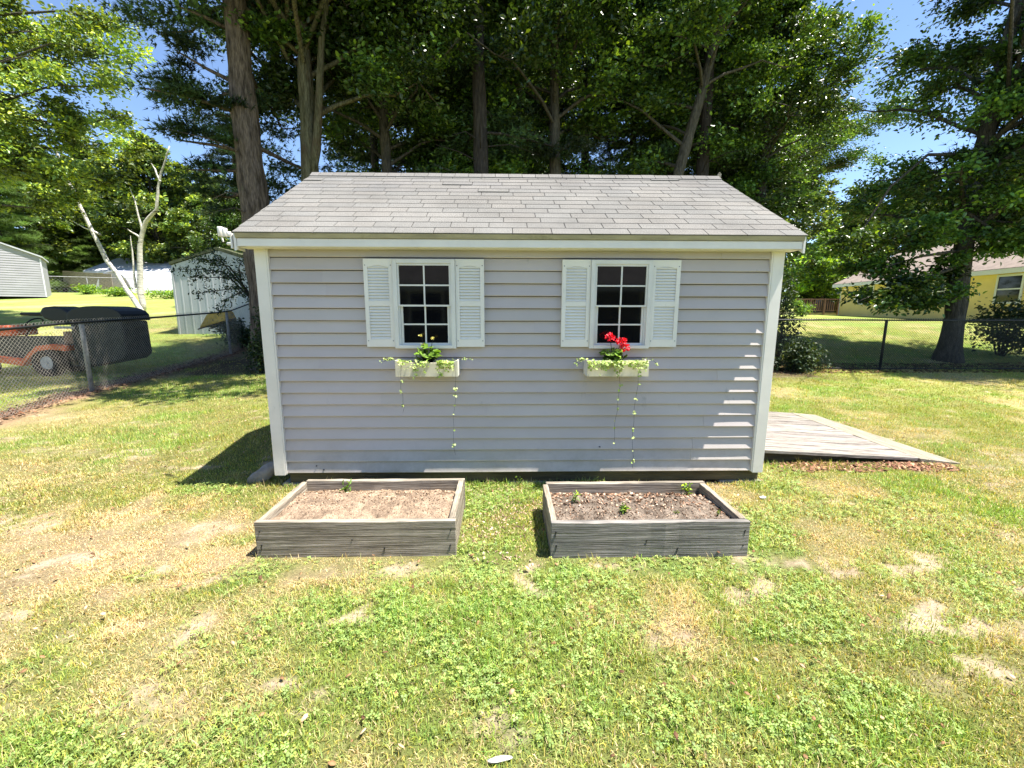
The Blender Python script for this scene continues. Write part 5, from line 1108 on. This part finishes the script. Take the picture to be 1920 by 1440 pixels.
# small wooden deck at its left end
def deck():
    a = at(1492, 588, 32.5); b = at(1569, 590, 32.5); z = float(b[2]) ; t = thing('wooden_deck', 'small brown railed wooden deck at the left end of the yellow house', 'deck', (float(a[0]), float(a[1]), z - .6)); W = float(b[0] - a[0]); z1 = .75
    mb = MB(); mb.box(0, W, 0, 2.5, z1 - .2, z1); mb.build('platform', M['boards'], t)
    mb = MB(); mb.box(0, W, -.03, .06, z1 + .95, z1 + 1.03); mb.box(0, W, -.02, .04, z1 + .12, z1 + .17); mb.build('rail', M['deckwood'], t)
    mb = MB(); x = .1
    while x < W: mb.box(x, x + .05, -.02, .03, z1 + .17, z1 + .95); x += .16
    mb.build('balusters', M['deckwood'], t)
    for k in range(4): mb = MB(); x = k * W / 3; mb.box(x - .05, x + .05, -.06, .04, -.6, z1 + 1.05); mb.build('post', M['deckwood'], t)
    p = at(1545, 570, 33.0); t2 = thing('barbecue_grill', 'black covered barbecue grill standing on the small far deck', 'grill', (float(p[0]), float(p[1]), z - .6 + z1)); mb = MB(); mb.prism([(-.6, .0), (.6, 0), (.6, .75), (.4, 1.0), (-.4, 1.0), (-.6, .75)], -.3, .3, 'y'); mb.build('cover', M['black'], t2, bevel=.05)
deck()
for i, (px, s, lab) in enumerate([(1507, 1.0, 'leftmost of the row of small dark conical evergreens behind the deck'), (1524, 1.15, 'tallest small conical evergreen behind the deck'), (1542, 1.1, 'third small conical evergreen from the left behind the deck'), (1562, .9, 'small conical evergreen closest to the yellow house')]):
    p = at(px, 560, 37); z = G(p[0], p[1]) + .5; t = thing('conical_evergreen', lab, 'evergreen', (float(p[0]), float(p[1]), z - .6), 0, 'small evergreens behind the deck'); r_ = np.random.RandomState(i); n = 1500
    h = r_.rand(n) ** 1.3; a = r_.uniform(0, 6.28, n); rr_ = (1 - h) * .55 * r_.uniform(.6, 1.05, n); P = np.stack([np.cos(a) * rr_, np.sin(a) * rr_, .2 + h * 2.5 * s], 1); V, T, c_ = needles(P, np.stack([np.cos(a), np.sin(a), .8 + 0 * a], 1), .22, r_, k=4, wd=.03); npmesh('foliage', V, T, M['shrub'], t, col=c_)
    mb = MB(); mb.tube([(0, 0, -.3), (0, 0, 2.0 * s)], [.06, .02], 6); mb.build('trunk', M['bark_dark'], t)
# grey metal shed behind the left fence (gable toward the camera)
p = at(338, 628, 15.0); W_ = 3.1; gable_house('metal_shed', 'pale grey metal shed with vertical ribs behind the small tree at left', 'shed', (float(p[0]), float(p[1]), float(p[2]) - .05), 0.0, W_, 3.2, 2.35, 2.82, M['metalgrey'], M['mossroof'], ovh=.05, ridge_x=False, vert=True, trim=M['metalgrey'])
# pale siding shed at the left edge
p = at(84, 538, 30); a47 = .72; gable_house('siding_shed', 'pale horizontal-sided shed with a gable roof at the left picture edge', 'shed', (float(p[0]) - 6.3 * math.cos(a47), float(p[1]) - 6.3 * math.sin(a47), float(p[2]) - .65), a47, 6.3, 4, 2.55, 3.9, M['whitesiding'], M['greyroof'], lap=.15, ovh=.12, ridge_x=False, trim=M['farwhite'])
# far low white house with pale roof, white carport tent, board fence
p = at(178, 556, 46); gable_house('white_house', 'distant low house with a pale hipped roof behind the birches', 'house', (float(p[0]), float(p[1]), float(p[2]) - .8), 0, 13, 8, 3.4, 5.0, M['yellow'], M['greyroof'], ovh=.4, windows=[(2, 3, 1.8, 2.8)])
def carport():
    p = at(205, 556, 41); q2 = at(335, 556, 41); W = float(q2[0] - p[0]) + 2; t = thing('fabric_carport', 'white arched fabric carport with an open dark end near the far house', 'carport', (float(p[0]), float(p[1]), float(p[2]) - .3)); n = 16; D = 3.2; Hh = 2.6
    mb = MB(); R1 = [(-math.cos(math.pi * i / n) * D / 2, .6 + (Hh - .6) * math.sin(math.pi * i / n)) for i in range(n + 1)]; R1 = [(-D / 2, 0)] + R1 + [(D / 2, 0)]; inner = [(a * .96, b * .97) for a, b in R1][::-1]
    rot = lambda x, y: (x, y)
    for i in range(len(R1) - 1):
        a, b = R1[i], R1[i + 1]; c1, d1 = (a[0] * .96, a[1] * .97), (b[0] * .96, b[1] * .97)
        mb.hexa([(c1[0] + .5, -.0 + c1[0] * .0, c1[1]), (a[0] + .5, 0, a[1]), (a[0] + W, 2.5, a[1]), (c1[0] + W, 2.5, c1[1]), (d1[0] + .5, 0, d1[1]), (b[0] + .5, 0, b[1]), (b[0] + W, 2.5, b[1]), (d1[0] + W, 2.5, d1[1])])
    mb.build('cover', M['farwhite'], t, smooth=False)
    mb = MB(); mb.prism([(a + .5, b) for a, b in R1], 1.2, 1.25, 'y'); mb.build('end_shade_sheet', M['found'], t)  # solid dark sheet, painted shade filling the carport's open end
carport()
p = at(120, 530, 44); p2 = at(212, 540, 40)
t = thing('board_fence', 'weathered brown board fence beside the far carport', 'fence', (float(p[0]), float(p[1]), G(p[0], p[1]))); mb = MB(); B0 = t.location
d_ = Vector((p2[0] - p[0], p2[1] - p[1], 0)); n = 30
for i in range(n):
    a = d_ * (i / n); b = d_ * ((i + .93) / n); zt = float(at(120 + 92 * i / n, 508 + 6 * i / n, 44 - 4 * i / n)[2]) - B0[2]; zb_ = zt - 1.5
    mb.hexa([(a.x, a.y, zb_), (b.x, b.y, zb_), (b.x, b.y + .04, zb_), (a.x, a.y + .04, zb_), (a.x, a.y, zt), (b.x, b.y, zt), (b.x, b.y + .04, zt), (a.x, a.y + .04, zt)])
mb.build('boards', M['boards'], t)
bpy.context.view_layer.update()
